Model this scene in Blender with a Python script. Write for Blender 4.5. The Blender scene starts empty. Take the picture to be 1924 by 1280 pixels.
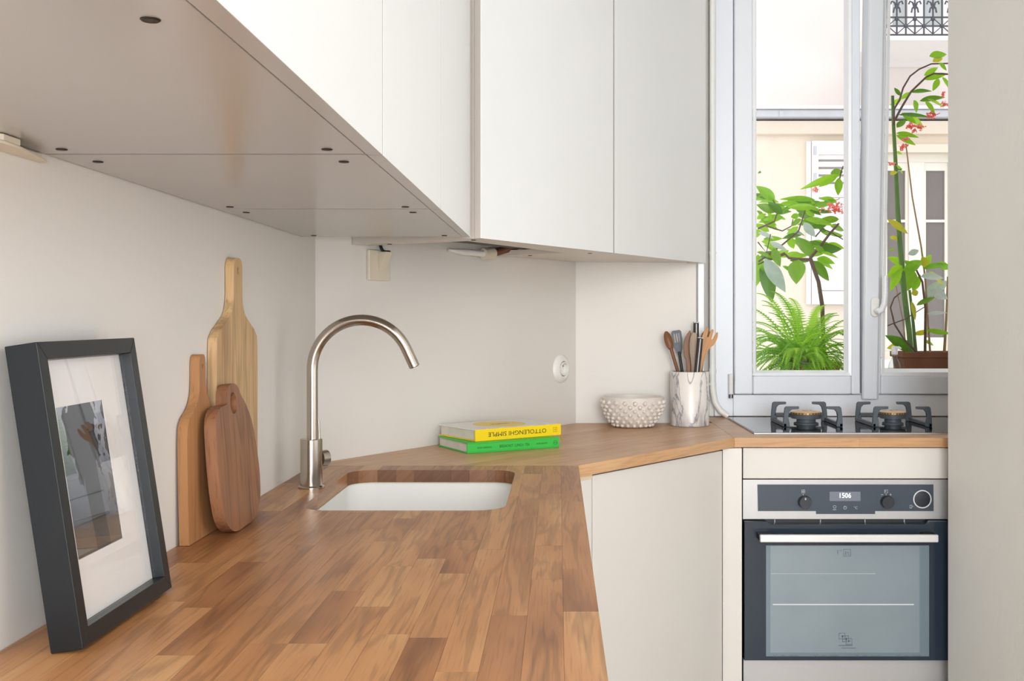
import bpy, bmesh, math, random
from mathutils import Vector, Matrix
from mathutils.geometry import tessellate_polygon
random.seed(7)
C = bpy.context.scene.collection
sc = bpy.context.scene
PI = math.pi

# ------------------------------------------------------------------ camera
F = 1990.0; VX = 1049.0; VY = 600.0; CAMZ = 1.2436
WT = 0.900                      # worktop top
cam = bpy.data.cameras.new('camera'); co = bpy.data.objects.new('camera', cam); C.objects.link(co)
co.location = (0, 0, CAMZ); co.rotation_euler = (PI/2, 0, 0)
cam.sensor_fit = 'HORIZONTAL'; cam.sensor_width = 36.0
cam.lens = 36.0*F/1924
cam.shift_x = -(VX-962)/1924; cam.shift_y = -(640-VY)/1924
cam.clip_start = 0.02
sc.camera = co

# ------------------------------------------------------------------ light
sc.view_settings.view_transform = 'Standard'; sc.view_settings.look = 'None'
sc.view_settings.gamma = 1.0; sc.view_settings.use_curve_mapping = False
sc.view_settings.exposure = 0.09
w = bpy.data.worlds.new('overcast_sky'); sc.world = w; w.use_nodes = True
nt = w.node_tree; bg = nt.nodes['Background']
tc = nt.nodes.new('ShaderNodeTexCoord'); sp = nt.nodes.new('ShaderNodeSeparateXYZ')
rp = nt.nodes.new('ShaderNodeValToRGB')
nt.links.new(tc.outputs['Generated'], sp.inputs[0]); nt.links.new(sp.outputs['Z'], rp.inputs[0])
rp.color_ramp.elements[0].color = (0.86, 0.89, 0.93, 1); rp.color_ramp.elements[1].color = (0.96, 0.98, 1.0, 1)
nt.links.new(rp.outputs[0], bg.inputs['Color']); bg.inputs['Strength'].default_value = 1.75

def area(name, loc, rot, sx, sy, power, col):
    l = bpy.data.lights.new(name, 'AREA'); l.shape = 'RECTANGLE'; l.size = sx; l.size_y = sy
    l.energy = power; l.color = col
    o = bpy.data.objects.new(name, l); C.objects.link(o); o.location = loc; o.rotation_euler = rot
    return o
# added unseen fill lights at assumed windows (behind the camera and to its right)
area('rear_fill_light', (0.50, -2.45, 1.65), (PI/2, 0, 0), 1.9, 2.0, 152, (0.93, 0.965, 1.0))
area('side_fill_light', (3.10, 0.3, 1.65), (PI/2, 0, PI/2), 3.4, 2.0, 9, (0.92, 0.96, 1.0))

# ------------------------------------------------------------------ helpers
def lin(c):
    c = c/255.0
    return c/12.92 if c <= 0.04045 else ((c+0.055)/1.055)**2.4
def rgb(r, g, b): return (lin(r), lin(g), lin(b), 1.0)

def pm(name, col, rough=0.5, metal=0.0, spec=0.5, var=0.04, vscale=6.0, bump=0.0, bscale=60.0, coat=0.0, emit=0.0, trans=0.0):
    """principled material with a little procedural colour variation and relief"""
    m = bpy.data.materials.new(name); m.use_nodes = True
    t = m.node_tree; p = t.nodes['Principled BSDF']
    p.inputs['Roughness'].default_value = rough; p.inputs['Metallic'].default_value = metal
    p.inputs['Specular IOR Level'].default_value = spec
    if coat: p.inputs['Coat Weight'].default_value = coat; p.inputs['Coat Roughness'].default_value = 0.08
    tcn = t.nodes.new('ShaderNodeTexCoord')
    n = t.nodes.new('ShaderNodeTexNoise'); n.inputs['Scale'].default_value = vscale; n.inputs['Detail'].default_value = 4
    t.links.new(tcn.outputs['Object'], n.inputs['Vector'])
    r = t.nodes.new('ShaderNodeValToRGB'); t.links.new(n.outputs['Fac'], r.inputs[0])
    r.color_ramp.elements[0].position = 0.3; r.color_ramp.elements[1].position = 0.7
    r.color_ramp.elements[0].color = tuple(c*(1-var) for c in col[:3])+(1,)
    r.color_ramp.elements[1].color = tuple(min(1, c*(1+var)) for c in col[:3])+(1,)
    t.links.new(r.outputs[0], p.inputs['Base Color'])
    if bump:
        n2 = t.nodes.new('ShaderNodeTexNoise'); n2.inputs['Scale'].default_value = bscale; n2.inputs['Detail'].default_value = 3
        t.links.new(tcn.outputs['Object'], n2.inputs['Vector'])
        b = t.nodes.new('ShaderNodeBump'); b.inputs['Strength'].default_value = bump; b.inputs['Distance'].default_value = 0.004
        t.links.new(n2.outputs['Fac'], b.inputs['Height']); t.links.new(b.outputs[0], p.inputs['Normal'])
    if emit:
        p.inputs['Emission Color'].default_value = col; p.inputs['Emission Strength'].default_value = emit
    return m

def glass(name, tint=(1, 1, 1, 1), refl=1.0, dirt=0.0):
    """thin pane: clear transmission plus fresnel reflection"""
    m = bpy.data.materials.new(name); m.use_nodes = True; t = m.node_tree
    t.nodes.remove(t.nodes['Principled BSDF']); out = t.nodes['Material Output']
    tr = t.nodes.new('ShaderNodeBsdfTransparent'); tr.inputs[0].default_value = tint
    gl = t.nodes.new('ShaderNodeBsdfGlossy'); gl.inputs['Roughness'].default_value = 0.01
    fr = t.nodes.new('ShaderNodeFresnel')
    ge = t.nodes.new('ShaderNodeNewGeometry'); io = t.nodes.new('ShaderNodeMapRange')     # same reflection on both faces of the thin pane
    io.inputs['To Min'].default_value = 1.5; io.inputs['To Max'].default_value = 1/1.5
    t.links.new(ge.outputs['Backfacing'], io.inputs[0]); t.links.new(io.outputs[0], fr.inputs[0])
    mu = t.nodes.new('ShaderNodeMath'); mu.operation = 'MULTIPLY'; mu.inputs[1].default_value = refl; mu.use_clamp = True
    mx = t.nodes.new('ShaderNodeMixShader')
    t.links.new(fr.outputs[0], mu.inputs[0]); t.links.new(mu.outputs[0], mx.inputs[0])
    t.links.new(tr.outputs[0], mx.inputs[1]); t.links.new(gl.outputs[0], mx.inputs[2])
    t.links.new(mx.outputs[0], out.inputs[0])
    return m

def wood(name, cols, src='UV', axis=0, rough=0.4, sx=2.2, sv=1.0, contrast=1.0, spec=0.4, per_object=True, rings=0.55):
    """wood: long grain along one axis; a tone per piece from the object's random number"""
    m = bpy.data.materials.new(name); m.use_nodes = True; t = m.node_tree; p = t.nodes['Principled BSDF']
    L = t.links.new; N = t.nodes.new
    tcn = N('ShaderNodeTexCoord'); mp = N('ShaderNodeMapping')
    L(tcn.outputs[src], mp.inputs[0])
    s = [26*sv, 26*sv, 26*sv]; s[axis] = sx
    mp.inputs['Scale'].default_value = s
    oi = N('ShaderNodeObjectInfo')
    # wandering rings
    n1 = N('ShaderNodeTexNoise'); n1.inputs['Scale'].default_value = 0.8; n1.inputs['Detail'].default_value = 3; n1.inputs['Distortion'].default_value = 0.6
    L(mp.outputs[0], n1.inputs['Vector'])
    mu = N('ShaderNodeMath'); mu.operation = 'MULTIPLY'; mu.inputs[1].default_value = 11.0; L(n1.outputs['Fac'], mu.inputs[0])
    sn = N('ShaderNodeMath'); sn.operation = 'SINE'; mu2 = N('ShaderNodeMath'); mu2.operation = 'MULTIPLY'; mu2.inputs[1].default_value = 3.2
    L(mu.outputs[0], mu2.inputs[0]); L(mu2.outputs[0], sn.inputs[0])
    # fine pores
    mp2 = N('ShaderNodeMapping'); s2 = [330*sv]*3; s2[axis] = 9.0; mp2.inputs['Scale'].default_value = s2
    L(tcn.outputs[src], mp2.inputs[0])
    n2 = N('ShaderNodeTexNoise'); n2.inputs['Scale'].default_value = 1.0; n2.inputs['Detail'].default_value = 4; L(mp2.outputs[0], n2.inputs['Vector'])
    # broad blotches
    mp3 = N('ShaderNodeMapping'); s3 = [14*sv]*3; s3[axis] = 3.0; mp3.inputs['Scale'].default_value = s3
    L(tcn.outputs[src], mp3.inputs[0])
    n3 = N('ShaderNodeTexNoise'); n3.inputs['Scale'].default_value = 1.0; n3.inputs['Detail'].default_value = 2; L(mp3.outputs[0], n3.inputs['Vector'])
    base = N('ShaderNodeValToRGB'); base.color_ramp.elements[0].color = cols[0]; base.color_ramp.elements[1].color = cols[-1]
    for i, c in enumerate(cols[1:-1]):
        e = base.color_ramp.elements.new((i+1)/(len(cols)-1)); e.color = c
    ad = N('ShaderNodeMath'); ad.operation = 'MULTIPLY_ADD'; ad.inputs[1].default_value = 0.68; ad.use_clamp = True
    ad0 = N('ShaderNodeMath'); ad0.operation = 'MULTIPLY_ADD'; ad0.inputs[1].default_value = 1.3; ad0.inputs[2].default_value = -0.46
    L(n3.outputs['Fac'], ad0.inputs[0]); L(ad0.outputs[0], ad.inputs[2])
    if per_object: L(oi.outputs['Random'], ad.inputs[0])
    else: ad.inputs[0].default_value = 0.5
    L(ad.outputs[0], base.inputs[0])
    # darken along rings and pores
    def darken(prev, fac_out, lo, hi, amt):
        mr = N('ShaderNodeMapRange'); mr.inputs['From Min'].default_value = lo; mr.inputs['From Max'].default_value = hi
        mr.inputs['To Min'].default_value = 1.0; mr.inputs['To Max'].default_value = 1.0-amt*contrast
        L(fac_out, mr.inputs[0])
        mx = N('ShaderNodeMixRGB'); mx.blend_type = 'MULTIPLY'; mx.inputs[0].default_value = 1.0
        L(prev, mx.inputs[1]); L(mr.outputs[0], mx.inputs[2]); return mx.outputs[0]
    o = darken(base.outputs[0], sn.outputs[0], 0.1, 1.0, 0.30*rings)
    o = darken(o, n2.outputs['Fac'], 0.52, 0.75, 0.38)
    L(o, p.inputs['Base Color'])
    p.inputs['Roughness'].default_value = rough; p.inputs['Specular IOR Level'].default_value = spec
    b = N('ShaderNodeBump'); b.inputs['Strength'].default_value = 0.12; b.inputs['Distance'].default_value = 0.0006
    L(n2.outputs['Fac'], b.inputs['Height']); L(b.outputs[0], p.inputs['Normal'])
    return m

class MB:
    """collects shapes; build() links them as one mesh object"""
    def __init__(s): s.v = []; s.f = []; s.uv = []; s.mi = []; s.cur = 0
    def add(s, vs, fs, uvs=None, M=None):
        o = len(s.v)
        for p in vs: s.v.append(tuple(M @ Vector(p)) if M else tuple(p))
        for k, f in enumerate(fs):
            s.f.append([i+o for i in f]); s.mi.append(s.cur)
            s.uv.append(uvs[k] if uvs else None)
        return s
    def box(s, x0, x1, y0, y1, z0, z1, M=None):
        vs = [(x, y, z) for x in (x0, x1) for y in (y0, y1) for z in (z0, z1)]
        return s.add(vs, [(0,1,3,2),(4,6,7,5),(0,4,5,1),(2,3,7,6),(0,2,6,4),(1,5,7,3)], M=M)
    def prism(s, poly, z0, z1, holes=(), M=None):
        """polygon in xy (with holes) extruded in z"""
        loops = [list(poly)]+[list(h) for h in holes]
        def ar(l): return sum(l[i][0]*l[(i+1)%len(l)][1]-l[(i+1)%len(l)][0]*l[i][1] for i in range(len(l)))
        if ar(loops[0]) < 0: loops[0].reverse()
        for h in loops[1:]:
            if ar(h) > 0: h.reverse()
        flat = [p for l in loops for p in l]; n = len(flat)
        if len(loops) == 1 : tris = [tuple(range(n))]
        else:
            tris = []
            for a, b, c in tessellate_polygon([[Vector((p[0], p[1], 0)) for p in l] for l in loops]):
                A, B, D = flat[a], flat[b], flat[c]
                cr = (B[0]-A[0])*(D[1]-A[1])-(B[1]-A[1])*(D[0]-A[0])
                tris.append((a, b, c) if cr > 0 else (a, c, b))
        vs = [(p[0], p[1], z0) for p in flat]+[(p[0], p[1], z1) for p in flat]
        fs = [tuple(reversed(t)) for t in tris]+[tuple(i+n for i in t) for t in tris]
        o = 0
        for l in loops:
            k = len(l)
            for i in range(k):
                a, b = o+i, o+(i+1) % k
                fs.append((a, b, b+n, a+n))
            o += k
        return s.add(vs, fs, M=M)
    def lathe(s, prof, seg=32, M=None, close=False):
        vs = []; fs = []; n = len(prof)
        for i in range(seg):
            a = 2*PI*i/seg
            for r, z in prof: vs.append((r*math.cos(a), r*math.sin(a), z))
        for i in range(seg):
            j = (i+1) % seg
            for k in range(n-1): fs.append((i*n+k, j*n+k, j*n+k+1, i*n+k+1))
            if close: fs.append((i*n+n-1, j*n+n-1, j*n, i*n))
        if not close:
            if prof[0][0] > 1e-6: fs.append([i*n for i in reversed(range(seg))])
            if prof[-1][0] > 1e-6: fs.append([i*n+n-1 for i in range(seg)])
        return s.add(vs, fs, M=M)
    def cyl(s, r, z0, z1, seg=24, M=None): return s.lathe([(r, z0), (r, z1)], seg, M)
    def tube(s, pts, r, seg=10, M=None, cap=True):
        pts = [Vector(p) for p in pts]; n = len(pts)
        rs = r if isinstance(r, (list, tuple)) else [r]*n
        vs = []; fs = []; ref = None
        for i, p in enumerate(pts):
            d = (pts[min(i+1, n-1)]-pts[max(i-1, 0)]).normalized()
            if ref is None: ref = d.orthogonal().normalized()
            ref = (ref-d*ref.dot(d)).normalized(); q = d.cross(ref)
            for k in range(seg):
                a = 2*PI*k/seg; vs.append(tuple(p+(ref*math.cos(a)+q*math.sin(a))*rs[i]))
        for i in range(n-1):
            for k in range(seg):
                l = (k+1) % seg
                fs.append((i*seg+k, i*seg+l, (i+1)*seg+l, (i+1)*seg+k))
        if cap:
            fs.append(tuple(reversed(range(seg)))); fs.append(tuple((n-1)*seg+k for k in range(seg)))
        return s.add(vs, fs, M=M)
    def mesh(s, name, mats, smooth=False, M=None):
        me = bpy.data.meshes.new(name)
        vs = s.v if M is None else [tuple(M @ Vector(p)) for p in s.v]
        me.from_pydata(vs, [], s.f)
        mats = mats if isinstance(mats, (list, tuple)) else [mats]
        for m in mats: me.materials.append(m)
        for p, mi in zip(me.polygons, s.mi): p.material_index = mi
        if any(u is not None for u in s.uv):
            ul = me.uv_layers.new(name='UVMap'); k = 0
            for fi, f in enumerate(s.f):
                for j in range(len(f)):
                    if s.uv[fi] is not None: ul.data[k].uv = s.uv[fi][j]
                    k += 1
        if smooth:
            me.polygons.foreach_set('use_smooth', [True]*len(me.polygons))
            try: me.set_sharp_from_angle(angle=math.radians(38))
            except Exception: pass
        me.update(); return me

WM = {}                                         # world matrix of every empty / thing
def chain(o):
    return WM.get(o.name, Matrix.Identity(4)) if o else Matrix.Identity(4)
def obj(name, mb, mat, parent=None, world=True, smooth=False, bevel=0.0, seg=2):
    """link a mesh; world=True: its vertices are world coordinates"""
    M = chain(parent).inverted() if (parent and world) else None
    me = mb.mesh(name, mat, smooth, M)
    o = bpy.data.objects.new(name, me); C.objects.link(o)
    if parent: o.parent = parent; WM[o.name] = chain(parent)
    if bevel:
        b = o.modifiers.new('bevel', 'BEVEL'); b.width = bevel; b.segments = seg; b.limit_method = 'ANGLE'; b.angle_limit = math.radians(40)
        if smooth is False:
            me.polygons.foreach_set('use_smooth', [True]*len(me.polygons))
            try: me.set_sharp_from_angle(angle=math.radians(35))
            except Exception: pass
            b.harden_normals = True
    return o
def tag(o, label, cat, group=None):
    o['label'] = label; o['category'] = cat
    if group: o['group'] = group
    return o
def struct(o): o['kind'] = 'structure'; return o
def empty(name, loc, M=None):
    o = bpy.data.objects.new(name, None); C.objects.link(o); o.empty_display_size = 0.05
    m = Matrix.Translation(loc) if M is None else M
    o.matrix_basis = m; WM[o.name] = m; return o
def thing(name, label, cat, loc=(0,0,0), group=None, M=None):
    return tag(empty(name, loc, M), label, cat, group)
def origin_to(o, loc):
    """move a top-level mesh's origin to loc"""
    d = Vector(loc); o.data.transform(Matrix.Translation(-d)); o.location = d
def at(px, py, Y):  return Vector(((px-VX)/F*Y, Y, CAMZ+(VY-py)/F*Y))
def onz(px, py, z):
    Y = (CAMZ-z)*F/(py-VY); return Vector(((px-VX)/F*Y, Y, z))
def frame(o, x, y, z):
    """matrix from origin and three axes"""
    M = Matrix.Identity(4)
    for i, a in enumerate((x, y, z)):
        for j in range(3): M[j][i] = a[j]
    for j in range(3): M[j][3] = o[j]
    return M
def text_mb(body, width, height, depth=0.0003, M=None, mb=None):
    """lettering as a thin mesh, centred, fitted to width x height in local xy"""
    cu = bpy.data.curves.new('t', 'FONT'); cu.body = body; cu.size = 1; cu.extrude = 0.0; cu.resolution_u = 3
    o = bpy.data.objects.new('t', cu); C.objects.link(o)
    dg = bpy.context.evaluated_depsgraph_get(); me = bpy.data.meshes.new_from_object(o.evaluated_get(dg))
    xs = [v.co.x for v in me.vertices]; ys = [v.co.y for v in me.vertices]
    x0, x1, y0, y1 = min(xs), max(xs), min(ys), max(ys)
    vs = [((v.co.x-(x0+x1)/2)/(x1-x0)*width, (v.co.y-(y0+y1)/2)/(y1-y0)*height, depth) for v in me.vertices]
    fs = [tuple(p.vertices) for p in me.polygons]
    bpy.data.objects.remove(o); bpy.data.curves.remove(cu); bpy.data.meshes.remove(me)
    mb = mb or MB(); mb.add(vs, fs, M=M); return mb

# ------------------------------------------------------------------ materials
M_wall = pm('wall_paint', rgb(228, 224, 217), 0.6, var=0.012, vscale=3, bump=0.06, bscale=90)
M_wallR = pm('wall_paint_rough', rgb(234, 232, 227), 0.6, var=0.02, vscale=4, bump=0.25, bscale=40)
M_ceil = pm('ceiling_paint', rgb(240, 238, 234), 0.8, var=0.01)
M_floor = wood('floor_oak', [rgb(168, 150, 130), rgb(190, 174, 154)], 'Object', 1, 0.4, sv=.3, per_object=False)
M_lac = pm('white_lacquer', rgb(231, 232, 231), 0.28, var=0.008, spec=0.45)
M_lacb = pm('white_lacquer_base', rgb(220, 215, 208), 0.35, var=0.008, spec=0.4)
M_carc2 = pm('cream_melamine', rgb(218, 208, 197), 0.3, var=0.01)
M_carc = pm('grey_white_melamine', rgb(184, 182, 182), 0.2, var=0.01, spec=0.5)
M_edge_shade = pm('door_gap_shade', rgb(142, 136, 130), 0.5)  # darkened edge colour paints in the shade of the gaps between doors
M_gap = pm('dark_gap', rgb(60, 55, 50), 0.8)
M_screw = pm('dark_screw', rgb(52, 46, 42), 0.45, metal=0.6)
M_upvc = pm('window_upvc', rgb(230, 234, 240), 0.3, var=0.008, spec=0.5)
M_bead = pm('window_bead', rgb(240, 242, 246), 0.25, var=0.005)
M_plast = pm('white_plastic', rgb(236, 234, 228), 0.35, var=0.01)
M_cream = pm('cream_plastic', rgb(224, 214, 194), 0.4, var=0.01)
M_black = pm('black_lacquer', rgb(20, 24, 28), 0.33, var=0.05, spec=0.4, bump=0.03, bscale=200)
M_blackp = pm('black_plastic', rgb(28, 28, 30), 0.45)
M_nickel = pm('brushed_nickel', rgb(190, 181, 170), 0.18, metal=1.0, var=0.05, vscale=20)
M_steel = pm('stainless_steel', rgb(192, 190, 189), 0.36, metal=0.45, var=0.02)
M_steelh = pm('satin_steel_handle', rgb(224, 222, 221), 0.35, metal=0.4, var=0.02)
M_ceram = pm('white_ceramic', rgb(238, 237, 232), 0.15, var=0.01)
M_stone = pm('glazed_stoneware', rgb(226, 218, 210), 0.4, var=0.05, vscale=30)
M_iron = pm('cast_iron', rgb(80, 88, 95), 0.5, var=0.06, vscale=40, bump=0.1, bscale=300)
M_hob = pm('hob_glass', rgb(16, 18, 20), 0.06, spec=0.6, var=0.02)
M_brass = pm('brass_burner', rgb(190, 150, 100), 0.4, metal=0.5, var=0.15, vscale=80)
M_burn = pm('burner_cap', rgb(212, 180, 146), 0.5, metal=0.2, var=0.12, vscale=60)
M_paper = pm('book_pages', rgb(214, 206, 196), 0.8, var=0.06, vscale=30)
M_yel = pm('yellow_cover', rgb(242, 208, 20), 0.35, var=0.01)
M_yelp = pm('pale_yellow_print', rgb(246, 212, 90), 0.4, var=0.01)
M_whc = pm('white_cover', rgb(236, 233, 228), 0.35, var=0.01)
M_grn = pm('green_cover', rgb(54, 186, 68), 0.4, var=0.02)
M_ink = pm('black_ink', rgb(34, 32, 26), 0.6)
M_inkd = pm('olive_ink', rgb(150, 128, 20), 0.6)
M_mat = pm('white_mount', rgb(240, 236, 232), 0.8, var=0.01)
M_terra = pm('terracotta', rgb(120, 72, 46), 0.8, var=0.2, vscale=14, bump=0.2, bscale=60)
M_soil = pm('soil', rgb(48, 36, 28), 0.95, var=0.3, vscale=60, bump=0.5, bscale=90)
M_panel = pm('oven_black_panel', rgb(62, 72, 84), 0.3, var=0.01, spec=0.5)
M_doorg = pm('oven_door_glass', rgb(44, 54, 66), 0.12, var=0.02, spec=0.45)
M_inox = pm('oven_inner_glass', rgb(144, 157, 165), 0.14, metal=0.25, var=0.04, vscale=8)
M_inox2 = pm('oven_glass_margin', rgb(122, 140, 150), 0.14, metal=0.25, var=0.03)
M_disp = pm('display_window', rgb(118, 124, 136), 0.3, var=0.01)
M_digit = pm('display_digits', (0.95, 0.95, 1.0, 1), 0.5, emit=1.6, var=0)
M_icon = pm('panel_print', rgb(176, 184, 190), 0.5)
M_mark = pm('glass_print', rgb(92, 108, 118), 0.4)
M_knob = pm('oven_knob', rgb(40, 46, 54), 0.3)
M_glass = glass('clear_window_glass', refl=0.45)
M_glassf = glass('picture_glass', refl=0.95)
M_copper = pm('brown_copper_pipe', rgb(120, 84, 62), 0.4, metal=0.5, var=0.1)
M_hoodm = pm('hood_grey_metal', rgb(150, 148, 146), 0.4, metal=0.5, var=0.04)
M_silic = pm('silicone_joint', rgb(196, 180, 120), 0.5, var=0.15, vscale=60)
WT_COLS = [rgb(142, 92, 56), rgb(174, 120, 76), rgb(190, 136, 88), rgb(206, 158, 107)]
M_wt = wood('oak_staves', WT_COLS, 'UV', 0, 0.36, spec=0.42, rings=.85)
M_wtd = wood('oak_staves_corner', [rgb(190, 142, 100), rgb(202, 156, 112), rgb(212, 170, 128)], 'UV', 0, 0.36, contrast=.7, spec=0.42)

M_rim = wood('stained_end_grain', [rgb(96, 62, 42), rgb(132, 90, 62), rgb(150, 104, 72)], 'UV', 1, 0.45, sx=30, sv=1.5)
# ------------------------------------------------------------------ setting
A = Vector((-0.5786, 2.523)); B = Vector((0.0582, 3.507))
wd = (B-A).normalized(); wn = Vector((wd.y, -wd.x))       # wall direction, normal into the room
XW = A.x
H = 2.75
def wall(name, polys, z0=0.0, z1=H, mat=M_wall):
    mb = MB()
    for p in polys: mb.prism(p, z0, z1)
    return struct(obj(name, mb, mat))
wall('wall_left', [[(XW, -2.6), (XW, A.y), (XW-.12, A.y+.08), (XW-.12, -2.6)]])
o2 = -wn*0.12
wall('wall_corner', [[tuple(A), tuple(B), tuple(B+Vector((0, .12))), tuple(A+Vector((-.12, .08)))]])
wall('wall_back', [[(B.x, B.y), (.456, 3.507), (.456, 3.627), (B.x, B.y+.12)]])
wall('wall_reveal', [[(.4565, 3.507), (.532, 3.73), (.532, 3.85), (.4565, 3.85)]], mat=M_wallR)
mb = MB(); mb.box(.5325, 1.75, 3.777, 3.87, 0, .902); mb.box(.5325, .5475, 3.73, 3.87, .902, H)
mb.box(1.572, 1.75, 3.73, 3.87, .902, H); mb.box(.5475, 1.572, 3.73, 3.87, 2.602, H)
mb.box(.5325, 1.75, 3.73, 3.7765, 0, .87)
struct(obj('wall_window', mb, M_wall))
XR = 1.104
wall('wall_right', [[(XR, 1.9), (XR, 3.0), (XR+.14, 3.0), (XR+.14, 1.9)]], mat=M_wallR)
wall('wall_partition', [[(XR+.1401, 2.88), (XR+.1401, 3.0), (3.25, 3.0), (3.25, 2.88)]])
wall('wall_alcove', [[(1.63, 3.001), (1.63, 3.729), (1.75, 3.729), (1.75, 3.001)]])
mb = MB(); mb.box(3.15, 3.25, -2.6, 2.88, 0, .65); mb.box(3.15, 3.25, -2.6, 2.88, 2.66, H)
mb.box(3.15, 3.25, -2.6, -1.5, .65, 2.66); mb.box(3.15, 3.25, 2.05, 2.88, .65, 2.66)
struct(obj('wall_side', mb, M_wall))
mb = MB(); mb.box(XW, 3.25, -2.6, -2.5, 0, .62); mb.box(XW, 3.25, -2.6, -2.5, 2.68, H)
mb.box(XW, -.45, -2.6, -2.5, .62, 2.68); mb.box(2.85, 3.25, -2.6, -2.5, .62, 2.68)
struct(obj('wall_rear', mb, M_wall))
mb = MB(); mb.box(-.75, 3.3, -2.6, 3.87, -.1, 0); struct(obj('floor', mb, M_floor))
mb = MB(); mb.box(-.75, 3.3, -2.6, 3.87, H, H+.1); struct(obj('ceiling', mb, M_ceil))

# ------------------------------------------------------------------ window
win = struct(empty('window_1', (1.06, 3.745, .903)))
fm = MB(); fx0, fx1, fz0, fz1 = .548, 1.571, .9035, 2.60
fm.box(fx0, .6135, 3.712, 3.776, fz0, fz1); fm.box(1.506, fx1, 3.712, 3.776, fz0, fz1)
fm.box(.6135, 1.506, 3.712, 3.776, fz0, .979); fm.box(.6135, 1.506, 3.712, 3.776, 2.535, fz1)
obj('window_frame', fm, M_upvc, win, bevel=.003)
sl = MB(); sl.box(.2, 1.9, 3.872, 4.42, .93, .958); s_ = obj('window_sill', sl, pm('zinc_sill', rgb(190, 192, 196), .4, metal=.3), win, bevel=.003)
def ring(mb, x0, x1, z0, z1, wl, wr, wb, wt, y0, y1):
    mb.box(x0, x0+wl, y0, y1, z0, z1); mb.box(x1-wr, x1, y0, y1, z0, z1)
    mb.box(x0+wl, x1-wr, y0, y1, z0, z0+wb); mb.box(x0+wl, x1-wr, y0, y1, z1-wt, z1)
def bead(mb, x0, x1, z0, z1, b, yf, yb):
    """sloping glazing bead from the sash face (yf) back to the glass (yb)"""
    o_ = [(x0, yf, z0), (x1, yf, z0), (x1, yf, z1), (x0, yf, z1)]
    i_ = [(x0+b, yb, z0+b), (x1-b, yb, z0+b), (x1-b, yb, z1-b), (x0+b, yb, z1-b)]
    m_ = [(x0+b*.55, yf+.002, z0+b*.55), (x1-b*.55, yf+.002, z0+b*.55), (x1-b*.55, yf+.002, z1-b*.55), (x0+b*.55, yf+.002, z1-b*.55)]
    mb.add(o_+m_+i_, [(k, (k+1) % 4, 4+(k+1) % 4, 4+k) for k in range(4)]+[(4+k, 4+(k+1) % 4, 8+(k+1) % 4, 8+k) for k in range(4)])
zt = 2.532
SY = 3.697
m = MB(); ring(m, .615, 1.0545, .981, zt, .065, .031, .065, .065, SY, 3.77)
sash = obj('sash', m, M_upvc, win, bevel=.006, seg=3)
m = MB(); bead(m, .680, 1.0235, 1.046, zt-.065, .018, SY+.001, 3.733); obj('glazing_bead', m, M_bead, sash)
m = MB(); m.box(.692, 1.012, 3.733, 3.737, 1.058, zt-.075); obj('pane', m, M_glass, sash)
m = MB(); m.cyl(.0085, .982, 1.052, 16, Matrix.Translation((.603, 3.7, 0))); obj('hinge', m, M_plast, win, smooth=True)
m = MB(); m.cyl(.008, .968, .9805, 16, Matrix.Translation((.603, 3.7, 0))); obj('hinge_pin', m, pm('hinge_steel', rgb(120, 122, 124), .3, metal=.9), win, smooth=True)
# tilted right sash: leans into the room at the top
TM = Matrix.Translation((0, SY, .981)) @ Matrix.Rotation(math.radians(3.1), 4, 'X') @ Matrix.Translation((0, -SY, -.981))
def tl(mb): mb.v = [tuple(TM @ Vector(p)) for p in mb.v]; return mb
m = MB(); ring(m, 1.060, 1.503, .981, zt, .066, .065, .065, .065, SY, 3.77)
sash2 = obj('sash', tl(m), M_upvc, win, bevel=.006, seg=3)
m = MB(); m.prism([(1.0585, SY-.002), (1.064, SY-.0125), (1.108, SY-.0125), (1.118, SY-.002)], .966, zt); obj('cover_strip', tl(m), M_upvc, sash2, bevel=.002)
m = MB(); bead(m, 1.126, 1.438, 1.046, zt-.065, .022, SY+.001, 3.733); obj('glazing_bead', tl(m), M_bead, sash2)
m = MB(); m.box(1.140, 1.424, 3.733, 3.737, 1.058, zt-.075); obj('pane', tl(m), M_glass, sash2)
hy = SY-.0130
hp = at(1641, 576, 3.68)
m = MB()
pl = []
for k in range(24):
    a = 2*PI*k/24; pl.append((hp.x+.0145*math.cos(a), hp.z+.02*(1 if math.sin(a) > 0 else -1)+.0145*math.sin(a)))
m.prism([(x, z) for x, z in pl], 0, .010, M=frame((0, hy, 0), (1, 0, 0), (0, 0, 1), (0, -1, 0)))
hd = obj('handle_plate', tl(m), M_plast, sash2, bevel=.002)
m = MB(); m.tube([(hp.x+.003, hy-.010, hp.z-.012), (hp.x+.003, hy-.045, hp.z-.012)], .0095, 14)
m.tube([(hp.x+.000, hy-.045, hp.z-.016), (hp.x+.010, hy-.050, hp.z-.010), (hp.x+.018, hy-.052, hp.z+.012), (hp.x+.021, hy-.052, hp.z+.05), (hp.x+.020, hy-.052, hp.z+.108)], [.009, .0105, .0105, .0095, .008], 12)
obj('handle', tl(m), M_bead, sash2, smooth=True)

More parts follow.
